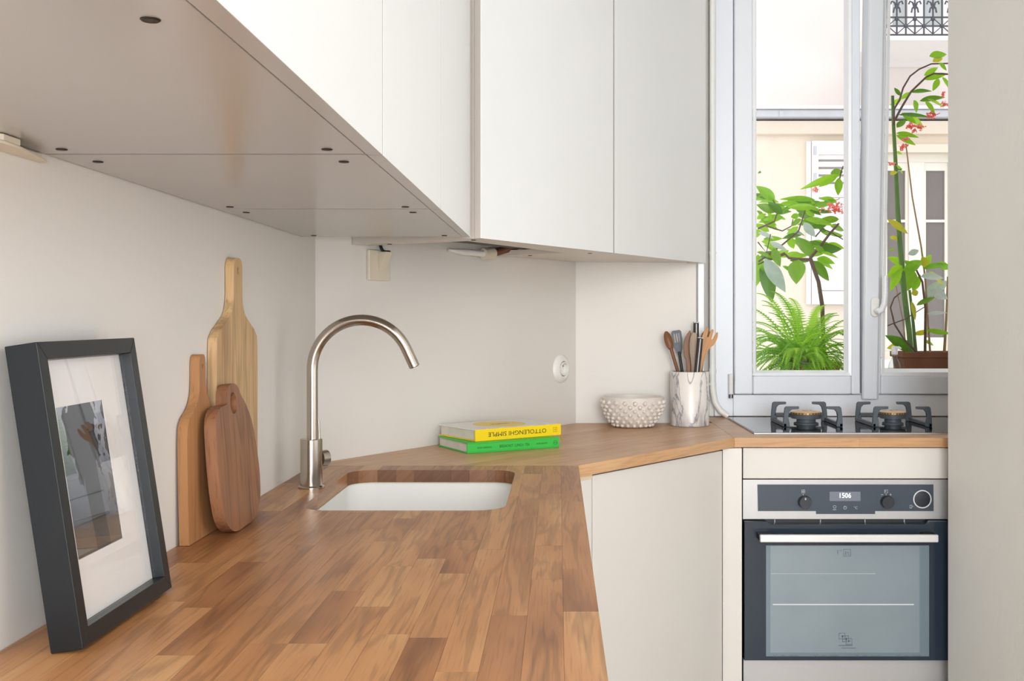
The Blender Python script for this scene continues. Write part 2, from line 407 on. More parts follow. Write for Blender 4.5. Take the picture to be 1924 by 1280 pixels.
# ------------------------------------------------------------------ worktops
def clip(poly, p, n):
    """keep the side of the convex polygon where (q-p).n >= 0"""
    out = []
    for i in range(len(poly)):
        a, b = poly[i], poly[(i+1) % len(poly)]
        da, db = (a-p).dot(n), (b-p).dot(n)
        if da >= 0: out.append(a)
        if (da >= 0) != (db >= 0): out.append(a+(b-a)*(da/(da-db)))
    return out
ZB, ZT = WT-.0275, WT
def stave_mesh(poly, og, du, mb, ou, ov, rim=False):
    dv = Vector((-du.y, du.x))
    n = len(poly)
    if sum(poly[i].x*poly[(i+1) % n].y-poly[(i+1) % n].x*poly[i].y for i in range(n)) < 0: poly = poly[::-1]
    uv = [((p-og).dot(du)+ou, (p-og).dot(dv)+ov) for p in poly]
    vs = [(p.x, p.y, ZB) for p in poly]+[(p.x, p.y, ZT) for p in poly]
    fs = [tuple(reversed(range(n))), tuple(range(n, 2*n))]
    us = [[uv[i] for i in reversed(range(n))], uv]
    for i in range(n):
        j = (i+1) % n; fs.append((i, j, j+n, i+n))
        us.append([uv[i], uv[j], (uv[j][0], uv[j][1]+.027), (uv[i][0], uv[i][1]+.027)])
    if rim:
        mb.add(vs, fs[:2], us[:2]); mb.cur = 1; mb.add(vs, fs[2:], us[2:]); mb.cur = 0
    else: mb.add(vs, fs, us)
def hole_y(x, hb):
    x0, x1, y0, y1, r = hb
    if x <= x0 or x >= x1: return None
    d = 0
    if x < x0+r: d = r-math.sqrt(max(0, r*r-(x0+r-x)**2))
    if x > x1-r: d = r-math.sqrt(max(0, r*r-(x-(x1-r))**2))
    return y0+d, y1-d
def staves(parent, outline, og, du, w, lens, mat, hb=None, tone=0):
    """solid timber staves, each an own piece, cut to a convex outline"""
    dv = Vector((-du.y, du.x)); outline = [Vector(p) for p in outline]
    us = [(p-og).dot(du) for p in outline]; vs_ = [(p-og).dot(dv) for p in outline]
    v = min(vs_); g = .00012; r0 = 0
    ctr = sum(outline, Vector((0, 0)))/len(outline)
    while v < max(vs_)-1e-4:
        u = min(us)-random.uniform(0, lens[1]); ww = w
        while u < max(us):
            ln = random.uniform(*lens)
            poly = [og+du*(u+g)+dv*(v+g), og+du*(u+ln-g)+dv*(v+g), og+du*(u+ln-g)+dv*(v+ww-g), og+du*(u+g)+dv*(v+ww-g)]
            for i in range(len(outline)):
                a, b = outline[i], outline[(i+1) % len(outline)]
                n = Vector((-(b-a).y, (b-a).x)).normalized()
                if (ctr-a).dot(n) < 0: n = -n
                poly = clip(poly, a, n)
                if len(poly) < 3: break
            u += ln
            if len(poly) < 3: continue
            ar = abs(sum(poly[i].x*poly[(i+1) % len(poly)].y-poly[(i+1) % len(poly)].x*poly[i].y for i in range(len(poly))))/2
            if ar < 2e-5: continue
            mb = MB(); ou, ov = random.uniform(0, 40), random.uniform(0, 40)
            x0, x1 = min(p.x for p in poly), max(p.x for p in poly); y0, y1 = min(p.y for p in poly), max(p.y for p in poly)
            if hb and x0 < hb[1] and x1 > hb[0] and y0 < hb[3] and y1 > hb[2]:
                cuts = {x0, x1}
                for c in (hb[0], hb[1]):
                    if x0 < c < x1: cuts.add(c)
                for k in range(13):
                    t = hb[4]*(1-math.cos(k/12*PI/2))
                    for c in (hb[0]+t, hb[1]-t):
                        if x0 < c < x1: cuts.add(c)
                cs = sorted(cuts)
                for a, b in zip(cs, cs[1:]):
                    if b-a < 1e-6: continue
                    if hole_y((a+b)/2, hb) is None:
                        stave_mesh([Vector((a, y0)), Vector((b, y0)), Vector((b, y1)), Vector((a, y1))], og, du, mb, ou, ov); continue
                    ha = hole_y(a+1e-7, hb); hc = hole_y(b-1e-7, hb)
                    if y0 < min(ha[0], hc[0])-1e-4: stave_mesh([Vector((a, y0)), Vector((b, y0)), Vector((b, min(y1, hc[0]))), Vector((a, min(y1, ha[0])))], og, du, mb, ou, ov, True)
                    if y1 > max(ha[1], hc[1])+1e-4: stave_mesh([Vector((a, max(y0, ha[1]))), Vector((b, max(y0, hc[1]))), Vector((b, y1)), Vector((a, y1))], og, du, mb, ou, ov, True)
                if not mb.f: continue
            else: stave_mesh(poly, og, du, mb, ou, ov)
            obj('stave', mb, [mat, M_rim], parent)
        v += w
XE = .0475; YE = 2.486
C1 = Vector((XE, YE)); C2 = Vector((.51, 3.066))
HOLE = (-.470, -.0965, 1.902, 2.412, .055)
xw = XW+.001
wt1 = thing('worktop', 'long oak-stave worktop with the sink cut into it along the left wall', 'worktop', (-.25, 1.4, ZB), 'staved oak worktops')
staves(wt1, [(xw, .38), (XE, .38), (XE, YE-.0006), (xw, YE-.0006)], Vector((XE, 0)), Vector((0, 1)), 0.0417, (.18, .62), M_wt, HOLE)
Ai = A+wn*.001+Vector((.0009, 0)); Bi = B+Vector((.0004, -.001))
wt2 = thing('worktop', 'angled oak worktop section in the corner carrying the books and bowl', 'worktop', (.1, 3.0, ZB), 'staved oak worktops')
fd = (C2-C1).normalized()
staves(wt2, [(xw, YE), (XE, YE), tuple(C2-Vector((.0006, 0))), (.5095-.0006, 3.50), (.4555, 3.506), tuple(Bi), tuple(Ai)][:7], C1, fd, .0555, (.35, .9), M_wtd)
wt3 = thing('worktop', 'straight oak worktop section under the black gas hob below the window', 'worktop', (.9, 3.4, ZB), 'staved oak worktops')
staves(wt3, [(.5100, 3.066), (1.60, 3.066), (1.60, 3.711), (.527, 3.711), (.5100, 3.66)], Vector((.51, 3.066)), Vector((1, 0)), .0465, (.3, .7), M_wtd)

# sink
sk = thing('sink', 'white ceramic undermount sink basin set below the oak worktop', 'sink', (-.283, 2.157, .69))
def rrect(x0, x1, y0, y1, r, n=8):
    out = []
    for cx, cy, a0 in ((x1-r, y1-r, 0), (x0+r, y1-r, PI/2), (x0+r, y0+r, PI), (x1-r, y0+r, 1.5*PI)):
        for k in range(n+1):
            a = a0+PI/2*k/n; out.append((cx+r*math.cos(a), cy+r*math.sin(a)))
    return out
mb = MB()
hx0, hx1, hy0, hy1, hr = HOLE
lv = [(0.03, ZB-.012), (.03, ZB-.001), (.004, ZB-.001), (.004, ZB-.02), (.0, ZB-.12), (-.01, ZB-.17), (-.045, ZB-.185)]
loops = []
for d, z in lv:
    loops.append([(x, y, z) for x, y in rrect(hx0-d, hx1+d, hy0-d, hy1+d, max(.012, hr+d))])
nn = len(loops[0]); vs = [p for l in loops for p in l]
fs = [(i*nn+k, i*nn+(k+1) % nn, (i+1)*nn+(k+1) % nn, (i+1)*nn+k) for i in range(len(loops)-1) for k in range(nn)]
fs.append(tuple((len(loops)-1)*nn+k for k in range(nn)))
lo = [[(x, y, z) for x, y in rrect(hx0-d, hx1+d, hy0-d, hy1+d, max(.012, hr+d))] for d, z in ((.014, ZB-.012), (.012, ZB-.12), (0, ZB-.18), (-.035, ZB-.197))]
mb.add(vs, fs)
vs = [p for l in [loops[0]]+lo for p in l]
mb.add(vs, [(i*nn+k, (i+1)*nn+k, (i+1)*nn+(k+1) % nn, i*nn+(k+1) % nn) for i in range(4) for k in range(nn)]+[tuple(4*nn+k for k in reversed(range(nn)))])
obj('basin', mb, M_ceram, sk, smooth=True)
mb = MB(); mb.lathe([(.0, ZB-.1835), (.03, ZB-.1835), (.034, ZB-.181), (.034, ZB-.1855)], 28, Matrix.Translation((-.283, 2.157, 0)))
obj('drain', mb, M_nickel, sk, smooth=True)
mb = MB(); a = rrect(hx0-.0035, hx1+.0035, hy0-.0035, hy1+.0035, hr+.003); b = rrect(hx0+.0012, hx1-.0012, hy0+.0012, hy1-.0012, hr-.001)
mb.prism(a, ZB-.0009, ZB-.0001, holes=[b]); obj('seal', mb, M_silic, sk)

# ------------------------------------------------------------------ wall cabinets, left row
HU = .185; ZC = CAMZ+HU; CT = 2.30
XF = -.197
def screw(mb, x, y, z):
    mb.lathe([(0, z-.0012), (.0052, z-.0012), (.0062, z-.0004), (.0062, z)], 18, Matrix.Translation((x, y, 0)))
names = ['near white wall cabinet whose underside fills the top left corner', 'middle white wall cabinet of the left row above the faucet', 'far white wall cabinet of the left row next to the corner cabinet']
ys = [.598, 1.1876, 1.778, 2.375]
for i in range(3):
    y0, y1 = ys[i]+.0018, ys[i+1]-.0018
    t = thing('wall_cabinet', names[i], 'cabinet', (XW, (y0+y1)/2, ZC), 'wall cabinets on the left wall')
    m = MB(); x0 = XW+.0012; x1 = XF-.0195
    m.box(x0, x1, y0, y0+.016, ZC+.0002, CT); m.box(x0, x1, y1-.016, y1, ZC+.0002, CT); m.box(x0, x1, y0+.016, y1-.016, CT-.016, CT)
    m.box(x0, x0+.006, y0+.016, y1-.016, ZC+.02, CT-.016)
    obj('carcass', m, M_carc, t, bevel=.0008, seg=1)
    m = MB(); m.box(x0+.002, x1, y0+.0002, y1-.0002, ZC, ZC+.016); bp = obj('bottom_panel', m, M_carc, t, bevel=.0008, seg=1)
    for sx in (-.54, -.2515):
        for sy in (ys[i]+.055, ys[i+1]-.036):
            m = MB(); screw(m, sx, sy, ZC-.00005); obj('screw', m, M_screw, bp)
    m = MB(); m.box(XF-.0175, XF, y0, y1, ZC-.001, CT); m.mi = [1, 0, 2, 2, 1, 1]; dr = obj('door', m, [M_lac, M_carc, M_edge_shade], t, bevel=.0008)
# cable clip at the wall
a = at(0, 283, 1.04)
m = MB(); m.prism([(XW+.0006, 1.02), (XW+.020, 1.025), (XW+.030, 1.05), (XW+.028, 1.085), (XW+.010, 1.178), (XW+.0006, 1.18)], ZC-.011, ZC-.0075)
m.box(XW+.0006, XW+.004, 1.02, 1.18, ZC-.0075, ZC-.0008); m.prism([(XW+.004, 1.021), (XW+.029, 1.05), (XW+.028, 1.085), (XW+.004, 1.085)], ZC-.0075, ZC-.0008)
tag(obj('cable_clip', m, M_cream, bevel=.001), 'small cream plastic clip under the near wall cabinet at the wall', 'clip')

# ------------------------------------------------------------------ corner wall cabinet over the angled wall
D0 = Vector((-.1774, 2.4195)); D1 = Vector((.4880, 3.5010)); dd = (D1-D0).normalized(); dp = Vector((-dd.y, dd.x)); LD = (D1-D0).length
def dpt(t, s): return D0+dd*t+dp*s
cc = thing('corner_cabinet', 'white two-door wall cabinet set at an angle across the corner', 'cabinet', (D0.x, D0.y, ZC))
MD = frame((D0.x, D0.y, 0), (dd.x, dd.y, 0), (dp.x, dp.y, 0), (0, 0, 1))
# depth of the wall behind, in the cabinet's own frame
def wall_s(t):
    p = dpt(t, 0); return (p-A).dot(wn)/(-dp.dot(wn))-.002
def back_s(t):                                    # where wall_back (y = 3.507) cuts the box
    return (3.5045-dpt(t, 0).y)/dp.y
def smax(t): return min(wall_s(t), back_s(t))
tw = LD/2
for k in range(2):
    m = MB(); m.box(k*tw+(.0022 if k else 0), (k+1)*tw-.0022, 0, .018, ZC, CT, M=MD); m.mi = [1 if k == 0 else 2, 2, 0, 1, 1, 1]; obj('door', m, [M_lac, M_carc2, M_edge_shade], cc, bevel=.0008)
m = MB()
def pan(t0, t1, z0, z1, s0=.0195, fr=0.0):
    q = [(t0, s0), (t1, s0)]
    for t in [t1+(t0-t1)*k/8 for k in range(9)]: q.append((t, max(s0+.001, smax(t)-fr)))
    m.prism(q, z0, z1, M=MD)
pan(0.0005, .016, ZC, CT); pan(tw-.016, tw+.016, ZC+.016, CT); pan(LD-.030, LD-.004, ZC, CT); pan(.016, LD-.030, CT-.016, CT)
obj('carcass', m, M_carc2, cc, bevel=.0008, seg=1)
m = MB(); pan(tw+.002, LD-.0301, ZC+.004, ZC+.0159, .0195); obj('bottom_panel', m, M_carc2, cc)
# open hood frame under the left half
m = MB(); m.prism([(.0162, .0195), (tw+.0015, .0195), (tw+.0015, smax(tw)-.001), (tw-.062, smax(tw-.06)-.001), (tw-.078, .115), (.055, .078), (.055, smax(.055)-.001), (.0162, smax(.016)-.001)], ZC, ZC+.015, M=MD)
bp = obj('hood_frame', m, M_carc2, cc)
for t, s in ((.034, .045), (.034, .30), (tw-.03, .06), (tw-.03, .26)):
    m = MB(); p = dpt(t, s); screw(m, p.x, p.y, ZC-.00005); obj('screw', m, M_screw, bp)
m = MB(); m.box(.018, tw-.018, .03, .26, ZC+.09, ZC+.095, M=MD); m.box(.018, tw-.018, .26, .262, ZC+.016, ZC+.095, M=MD); obj('extractor_panel', m, M_hoodm, cc)
# pipe out of the wall into the hood
p0 = at(835, 476, 3.02); t0 = (Vector((p0.x, p0.y))-A).dot(wd)
def wp(t, off, z): q = A+wd*t+wn*off; return Vector((q.x, q.y, z))
def wall_t(px):
    k = (px-VX)/F; return (k*A.y-A.x)/(wd.x-k*wd.y)
def wz(px, py): t = wall_t(px); return CAMZ+(VY-py)/F*(A.y+wd.y*t)
gp = thing('pipe', 'brown copper pipe with white sleeve under the corner cabinet', 'pipe', tuple(wp(wall_t(850), .01, wz(850, 476))))
m = MB(); za = wz(870, 475)
m.tube([wp(wall_t(838), .010, za+.003), wp(wall_t(858), .020, za), wp(wall_t(880), .030, za-.001), wp(wall_t(893), .036, za-.002)], [.004, .009, .009, .009], 12)
obj('plaster_sleeve', m, M_wallR, gp, smooth=True)
m = MB(); m.tube([wp(wall_t(890), .035, za-.002), wp(wall_t(905), .042, za+.001)], .0165, 14); obj('collar', m, M_cream, gp, smooth=True)
m = MB(); m.tube([wp(wall_t(900), .04, za), wp(wall_t(910), .048, za+.006), wp(wall_t(922), .07, za+.018), wp(wall_t(935), .10, za+.035), wp(wall_t(945), .13, za+.07)], .0115, 12)
obj('copper_pipe', m, M_copper, gp, smooth=True)

# ------------------------------------------------------------------ switch and socket on the angled wall
def on_wall(px, py):
    t = wall_t(px); q = A+wd*t+wn*.0006
    return frame((q.x, q.y, CAMZ+(VY-py)/F*q.y), (wd.x, wd.y, 0), (0, 0, 1), (wn.x, wn.y, 0))
MS = on_wall(708, 499)
sw = thing('light_switch', 'square cream light switch on the wall under the corner cabinet', 'switch', M=MS)
m = MB(); m.box(-.039, .039, -.039, .039, 0, .010); obj('switch_plate', m, M_cream, sw, world=False, bevel=.003)
m = MB(); m.prism([(.034, .0102), (-.014, .0102), (-.014, .0130), (.034, .036)], -.006, .020, M=frame((0, 0, 0), (0, 1, 0), (0, 0, 1), (1, 0, 0)))
obj('rocker', m, M_cream, sw, world=False, bevel=.001)
m = MB(); m.tube([(.005, .0355, .018), (.0, .041, .016), (.0, .05, .012), (.002, .068, .006)], .004, 8); m.tube([(.005, .0355, .019), (.022, .0355, .024)], .003, 8)
obj('cord', m, M_blackp, sw, world=False, smooth=True)
MS = on_wall(1053, 693)
so = thing('power_socket', 'round white power socket on the wall above the books', 'socket', M=MS)
m = MB(); m.lathe([(.0245, .004), (.0245, .013), (.028, .015), (.034, .013), (.044, .006), (.0465, .002), (.0465, 0)], 40); obj('socket_ring', m, M_plast, so, world=False, smooth=True)
m = MB(); m.lathe([(0, .002), (.0175, .002), (.0175, .016), (.0195, .0175), (.0225, .0165), (.0225, .001)], 36); ins = obj('socket_insert', m, M_plast, so, world=False, smooth=True)
for x in (-.0095, .0095):
    m = MB(); m.cyl(.0025, .002, .0026, 12, Matrix.Translation((x, 0, 0))); obj('pin_hole', m, M_blackp, ins, world=False)
m = MB(); m.cyl(.0024, .002, .012, 12, Matrix.Translation((0, .009, 0))); obj('earth_pin', m, M_nickel, ins, world=False, smooth=True)

# ------------------------------------------------------------------ faucet
fp = onz(585, 917, WT+.0003)
fa = thing('faucet', 'brushed nickel kitchen faucet with high arched spout beside the sink', 'faucet', tuple(fp))
m = MB(); m.lathe([(.0, .0), (.0262, 0), (.0262, .0035), (.0235, .0055), (.0222, .006), (.0222, .099), (.021, .1005), (.0125, .1005)], 40)
obj('body', m, M_nickel, fa, world=False, smooth=True)
S = fp.y/F; R = 92.4*S; Ln = 38*S; xs = .002
pts = [(xs, 0, .0995), (xs, 0, .15), (xs, 0, .20)]; zc = (917-694)*S
for k in range(33):
    a = PI-math.radians(155)*k/32
    pts.append((xs+R+R*math.cos(a), 0, zc+R*math.sin(a)))
e = Vector(pts[-1]); dirn = Vector((math.sin(math.radians(25)), 0, -math.cos(math.radians(25))))
pts.append(tuple(e+dirn*Ln*.5)); pts.append(tuple(e+dirn*Ln))
m = MB(); m.tube(pts, .0112, 24); spt = obj('spout', m, M_nickel, fa, world=False, smooth=True)
m = MB(); ee = e+dirn*Ln; m.tube([tuple(ee+dirn*.0001), tuple(ee+dirn*.001)], .0085, 18); obj('aerator', m, M_blackp, spt, world=False)
dk = Vector((.66, .75, 0))
m = MB(); m.tube([tuple(dk*.0205+Vector((0, 0, .058))), tuple(dk*.037+Vector((0, 0, .058)))], .0165, 24); kb = obj('control_knob', m, M_nickel, fa, world=False, smooth=True)
m = MB(); q = dk*.030; m.tube([(q.x-.008, q.y, .068), (q.x-.009, q.y, .10), (q.x-.010, q.y, .136)], .0024, 10); obj('lever', m, M_nickel, kb, world=False, smooth=True)

# ------------------------------------------------------------------ base cabinets
ZD = ZB-.006
bl = thing('base_cabinet', 'white base cabinet run carrying the long left worktop', 'cabinet', (-.25, 1.4, 0))
m = MB()
m.box(xw+.002, .006, .40, .418, .0, ZB-.001); m.box(xw+.002, .006, YE-.024, YE-.006, .0, ZB-.001)
m.box(xw+.002, .006, .418, YE-.024, .10, .118); m.box(xw+.002, xw+.012, .418, YE-.024, .118, ZB-.001)
obj('carcass', m, M_lacb, bl)
m = MB(); m.box(-.06, -.045, .418, YE-.024, 0, .10); obj('plinth', m, M_lacb, bl)
for k in range(3):
    y0 = .40+k*(YE-.406)/3; y1 = .40+(k+1)*(YE-.406)/3
    m = MB(); m.box(.008, .026, y0+.0015, y1-.0015, .105, ZD); obj('door', m, M_lacb, bl, bevel=.001)
# angled corner unit
fn = Vector((-fd.y, fd.x))                           # into the cabinet
def fpt(t, s): q = C1+fd*t+fn*s; return (q.x, q.y)
MF = frame((C1.x, C1.y, 0), (fd.x, fd.y, 0), (fn.x, fn.y, 0), (0, 0, 1))
bc = thing('corner_base_cabinet', 'white angled base cabinet with one plain door left of the oven', 'cabinet', (C1.x, C1.y, 0))
m = MB(); m.box(.0763, .6955, .014, .033, .105, ZD, M=MF); obj('door', m, M_lacb, bc, bevel=.0012)
m = MB(); m.box(.004, .0725, .016, .034, .0, ZB-.013, M=MF); obj('filler_panel', m, M_lacb, bc, bevel=.001)
m = MB(); m.box(.012, .0725, .014, .034, ZB-.0125, ZB-.001, M=MF); obj('batten', m, pm('pale_batten', rgb(226, 206, 170), .6), bc)
x_, y_ = fpt(.705, .018)
m = MB(); m.box(x_, .5285, y_, y_+.018, 0, ZB-.001); obj('filler_panel', m, M_lacb, bc, bevel=.001)
m = MB(); m.box(.02, .69, .06, .075, 0, .10, M=MF); obj('plinth', m, M_lacb, bc)
m = MB(); m.box(.03, .68, .0365, .39, .11, .126, M=MF); m.box(.03, .046, .0365, .39, .126, ZB-.02, M=MF); m.box(.664, .68, .0365, .39, .126, ZB-.02, M=MF)
m.box(.046, .664, .38, .39, .126, ZB-.02, M=MF); m.box(.046, .664, .0365, .07, ZB-.02, ZB-.004, M=MF)
obj('carcass', m, M_gap, bc)

# ------------------------------------------------------------------ oven and its housing
OY = 3.078; OS = OY/F
def ox(px): return (px-VX)*OS
def oz(py): return CAMZ-(py-VY)*OS
hc_ = thing('oven_housing', 'white oven housing with a plain front strip under the hob', 'cabinet', (ox(1588), OY+.03, 0))
m = MB(); m.box(ox(1396), ox(1781), OY, OY+.019, oz(899.5), oz(842)); obj('front_panel', m, M_lacb, hc_, bevel=.0012)
m = MB(); m.box(.5298, .5315, OY+.002, 3.60, 0, ZB-.002); m.box(ox(1782.5), ox(1782.5)+.016, OY+.002, 3.60, 0, ZB-.002)
m.box(.5316, ox(1782.4), OY+.03, 3.60, .06, .076); m.box(.5316, ox(1782.4), 3.6, 3.615, .06, ZB-.002)
obj('carcass', m, M_gap, hc_)
ov = thing('oven', 'built-in steel and black glass oven with digital clock under the hob', 'oven', (ox(1588), OY, oz(1286)))
X0, X1 = ox(1395.6), ox(1781)
m = MB(); m.box(X0, X1, OY, OY+.02, oz(976), oz(901.5)); obj('control_panel', m, M_steel, ov, bevel=.0012)
MO = frame((0, OY, 0), (1, 0, 0), (0, 0, 1), (0, -1, 0))
m = MB(); m.prism([(ox(1423), oz(910.5)), (ox(1753.5), oz(910.5)), (ox(1754), oz(960.5)), (ox(1644), oz(960.5)), (ox(1644), oz(966)), (ox(1533), oz(966)), (ox(1533), oz(960.5)), (ox(1424), oz(960.5))], .0002, .0014, M=MO)
fas = obj('fascia', m, M_panel, ov)
def plate(mb, x0, x1, y0, y1, d0, d1): mb.box(ox(x0), ox(x1), oz(y1), oz(y0), d0, d1, M=MO)
def circ(mb, x, y, r0, r1, d0, d1, n=40):
    T = MO @ Matrix.Translation((ox(x), oz(y), 0))
    if r0 > 0: mb.lathe([(r0*OS, d0), (r1*OS, d0), (r1*OS, d1), (r0*OS, d1)], n, T, close=True)
    else: mb.lathe([(r1*OS, d0), (r1*OS, d1*.8), (r1*OS*.92, d1), (0, d1)], n, T)
m = MB(); plate(m, 1558.5, 1616.5, 924, 941.5, .0015, .002); ds = obj('display', m, M_disp, fas)
m = MB(); text_mb('1506', 21*OS, 9*OS, .0024, M=MO @ Matrix.Translation((ox(1588), oz(931), 0)), mb=m); obj('clock_digits', m, M_digit, fas)
for x in (1510.5, 1665.5):
    m = MB(); circ(m, x, 942.5, 0, 12, .0015, .022 if x < 1600 else .019); kn = obj('knob', m, M_knob, ov, smooth=True)
    if x < 1600:
        m = MB(); plate(m, 1509, 1511.5, 933.5, 937.5, .0222, .0226); obj('knob_mark', m, M_icon, kn)
m = MB(); circ(m, 1732.5, 938, 15.2, 17.2, .0015, .003); obj('water_drawer_ring', m, M_steelh, ov, smooth=True)
m = MB(); circ(m, 1732.5, 938, 0, 15.1, .0015, .002); obj('water_drawer', m, M_knob, ov, smooth=True)
m = MB()
def sq(x, y, s, wd_=1.0):
    for a in ((x-s, x+s, y-s, y-s+wd_), (x-s, x+s, y+s-wd_, y+s), (x-s, x-s+wd_, y-s, y+s), (x+s-wd_, x+s, y-s, y+s)): plate(m, *a, .0015, .0018)
sq(1509, 923.5, 3.3, .7); plate(m, 1506.5, 1511.5, 923, 924, .0015, .0018); plate(m, 1508.4, 1509.4, 921, 926, .0015, .0018); plate(m, 1508.2, 1509.6, 928.5, 931, .0015, .0018)
sq(1664.5, 923.5, 3.3, .7); plate(m, 1662.5, 1664.5, 922, 924, .0015, .0018); plate(m, 1664, 1665.4, 928.5, 931, .0015, .0018)
plate(m, 1655, 1659, 929, 930, .0015, .0018); plate(m, 1671, 1675, 929, 930, .0015, .0018); plate(m, 1672.5, 1673.5, 927.4, 931.6, .0015, .0018)
circ(m, 1587.5, 954, 2.6, 3.3, .0015, .0018, 20); plate(m, 1587.1, 1587.9, 952, 954.5, .0015, .0018)
circ(m, 1568, 952.5, 2.2, 2.9, .0015, .0018, 16); plate(m, 1564.5, 1571, 957.3, 958.3, .0015, .0018)
text_mb('\u00b0C', 7*OS, 5*OS, .0018, M=MO @ Matrix.Translation((ox(1607.5), oz(954), 0)), mb=m)
plate(m, 1709, 1713.6, 949.2, 950, .0015, .0018); plate(m, 1709, 1709.8, 949.5, 955, .0015, .0018); plate(m, 1712.4, 1713.2, 949.5, 955, .0015, .0018); plate(m, 1709, 1713.2, 954.4, 955.2, .0015, .0018); plate(m, 1714, 1716, 951, 951.8, .0015, .0018)
obj('panel_symbols', m, M_icon, fas)
# vent slot and door
m = MB(); m.box(X0, X1, OY+.012, OY+.02, oz(984), oz(976.3)); vt = obj('vent_slot', m, M_blackp, ov)
for x in (1456, 1542, 1626, 1700):
    m = MB(); m.box(ox(x), ox(x+1.6), OY+.008, OY+.012, oz(983), oz(977.5)); obj('vent_rib', m, M_icon, vt)
YD = OY-.004
m = MB(); dpoly = [(X0+.0006, oz(1237)), (X1-.0006, oz(1237)), (X1-.0006, oz(977.5)), (ox(1742), oz(977.5)), (ox(1733), oz(982.8)), (ox(1446), oz(982.8)), (ox(1437), oz(977.5)), (X0+.0006, oz(977.5))]
mD = frame((0, YD, 0), (1, 0, 0), (0, 0, 1), (0, -1, 0))
m.prism(dpoly, -.016, .018, M=mD); door = obj('door', m, M_doorg, ov, bevel=.0015)
def dplate(mb, x0, x1, y0, y1, d0, d1): mb.box(ox(x0), ox(x1), oz(y1), oz(y0), d0, d1, M=mD)
m = MB(); dplate(m, 1436.5, 1740.5, 1022, 1229, .0181, .0186); obj('window_margin', m, M_inox2, door)
m = MB(); dplate(m, 1444.5, 1722.5, 1023, 1222, .0187, .0191); obj('inner_window', m, M_inox, door)
m = MB(); dplate(m, 1449, 1712, 1131, 1133.2, .0192, .0198); obj('rack_wire', m, pm('rack_wire', rgb(206, 210, 212), .4), door)
m = MB(); dplate(m, 1446, 1640, 1074.3, 1075.2, .0192, .0195); obj('rack_wire', m, M_icon, door)
m = MB()
def dsq(x, y, s, w_):
    for a in ((x-s, x+s, y-s, y-s+w_), (x-s, x+s, y+s-w_, y+s), (x-s, x-s+w_, y-s, y+s), (x+s-w_, x+s, y-s, y+s)): dplate(m, *a, .0192, .0195)
dsq(1587.5, 1035.8, 7, 1.0); dplate(m, 1584, 1586, 1033, 1040, .0192, .0195); dplate(m, 1588, 1590.5, 1034, 1036, .0192, .0195); dplate(m, 1589, 1591, 1037, 1040, .0192, .0195); dplate(m, 1569, 1571, 1031, 1038, .0192, .0195); dplate(m, 1574, 1578, 1031, 1032, .0192, .0195)
obj('glass_mark', m, M_mark, door); m = MB()
for (x, y) in ((1578, 1191), (1584.5, 1196), (1591, 1201)): dsq(x, y, 6, 1.0)
dplate(m, 1577, 1580, 1190, 1193, .0192, .0195); dplate(m, 1585, 1587, 1194, 1199, .0192, .0195); dplate(m, 1590, 1593, 1199, 1202, .0192, .0195)
dplate(m, 1572, 1598, 1207.6, 1209.4, .0192, .0195); dplate(m, 1577, 1604, 1212.8, 1214.2, .0192, .0195)
obj('glass_mark', m, M_mark, door)
m = MB()
for x in (1450, 1526, 1603, 1680):
    dplate(m, x, x+6, 1227.3, 1227.9, .0187, .019); dplate(m, x, x+.7, 1225, 1230, .0187, .019); dplate(m, x+5.3, x+6, 1225, 1230, .0187, .019); dplate(m, x+14, x+22, 1227, 1228, .0187, .019); dplate(m, x+30, x+46, 1227, 1228, .0187, .019)
obj('edge_marks', m, pm('edge_print', rgb(84, 88, 92), .5), door)['kind'] = 'stuff'
hY = OY-.075; hs = hY/F
m = MB(); hx = lambda p: (p-VX)*hs
hz = lambda p: CAMZ-(p-VY)*hs
m.box(hx(1428.5), hx(1764), hY, hY+.014, hz(1020), hz(1005.5)); hb_ = obj('handle', m, M_steelh, door, bevel=.003)
for x0, x1 in ((1428.5, 1452), (1740, 1763.5)):
    m = MB(); m.box(hx(x0), hx(x1), hY+.0145, YD-.0183, hz(1019), hz(1006.5)); obj('handle_bracket', m, M_blackp, hb_, bevel=.002)
m = MB(); m.box(hx(1452.5), hx(1739.5), hY+.034, YD-.0185, hz(1014), hz(1010)); obj('handle_recess', m, M_blackp, hb_)
m = MB(); m.box(X0+.002, X1-.002, OY+.0165, OY+.50, oz(1284), oz(983)-.004); obj('oven_body', m, M_blackp, ov)
m = MB(); m.box(X0+.0006, X1-.0006, OY-.006, OY+.016, oz(1286), oz(1238.6)); obj('bottom_trim', m, M_steel, ov, bevel=.0012)
dw = thing('drawer_front', 'plain white plinth panel on the floor below the oven', 'cabinet', (ox(1588), OY+.02, 0))
m = MB(); m.box(X0, X1, OY+.004, OY+.022, .012, .058); obj('plinth_panel', m, M_lacb, dw, bevel=.001)

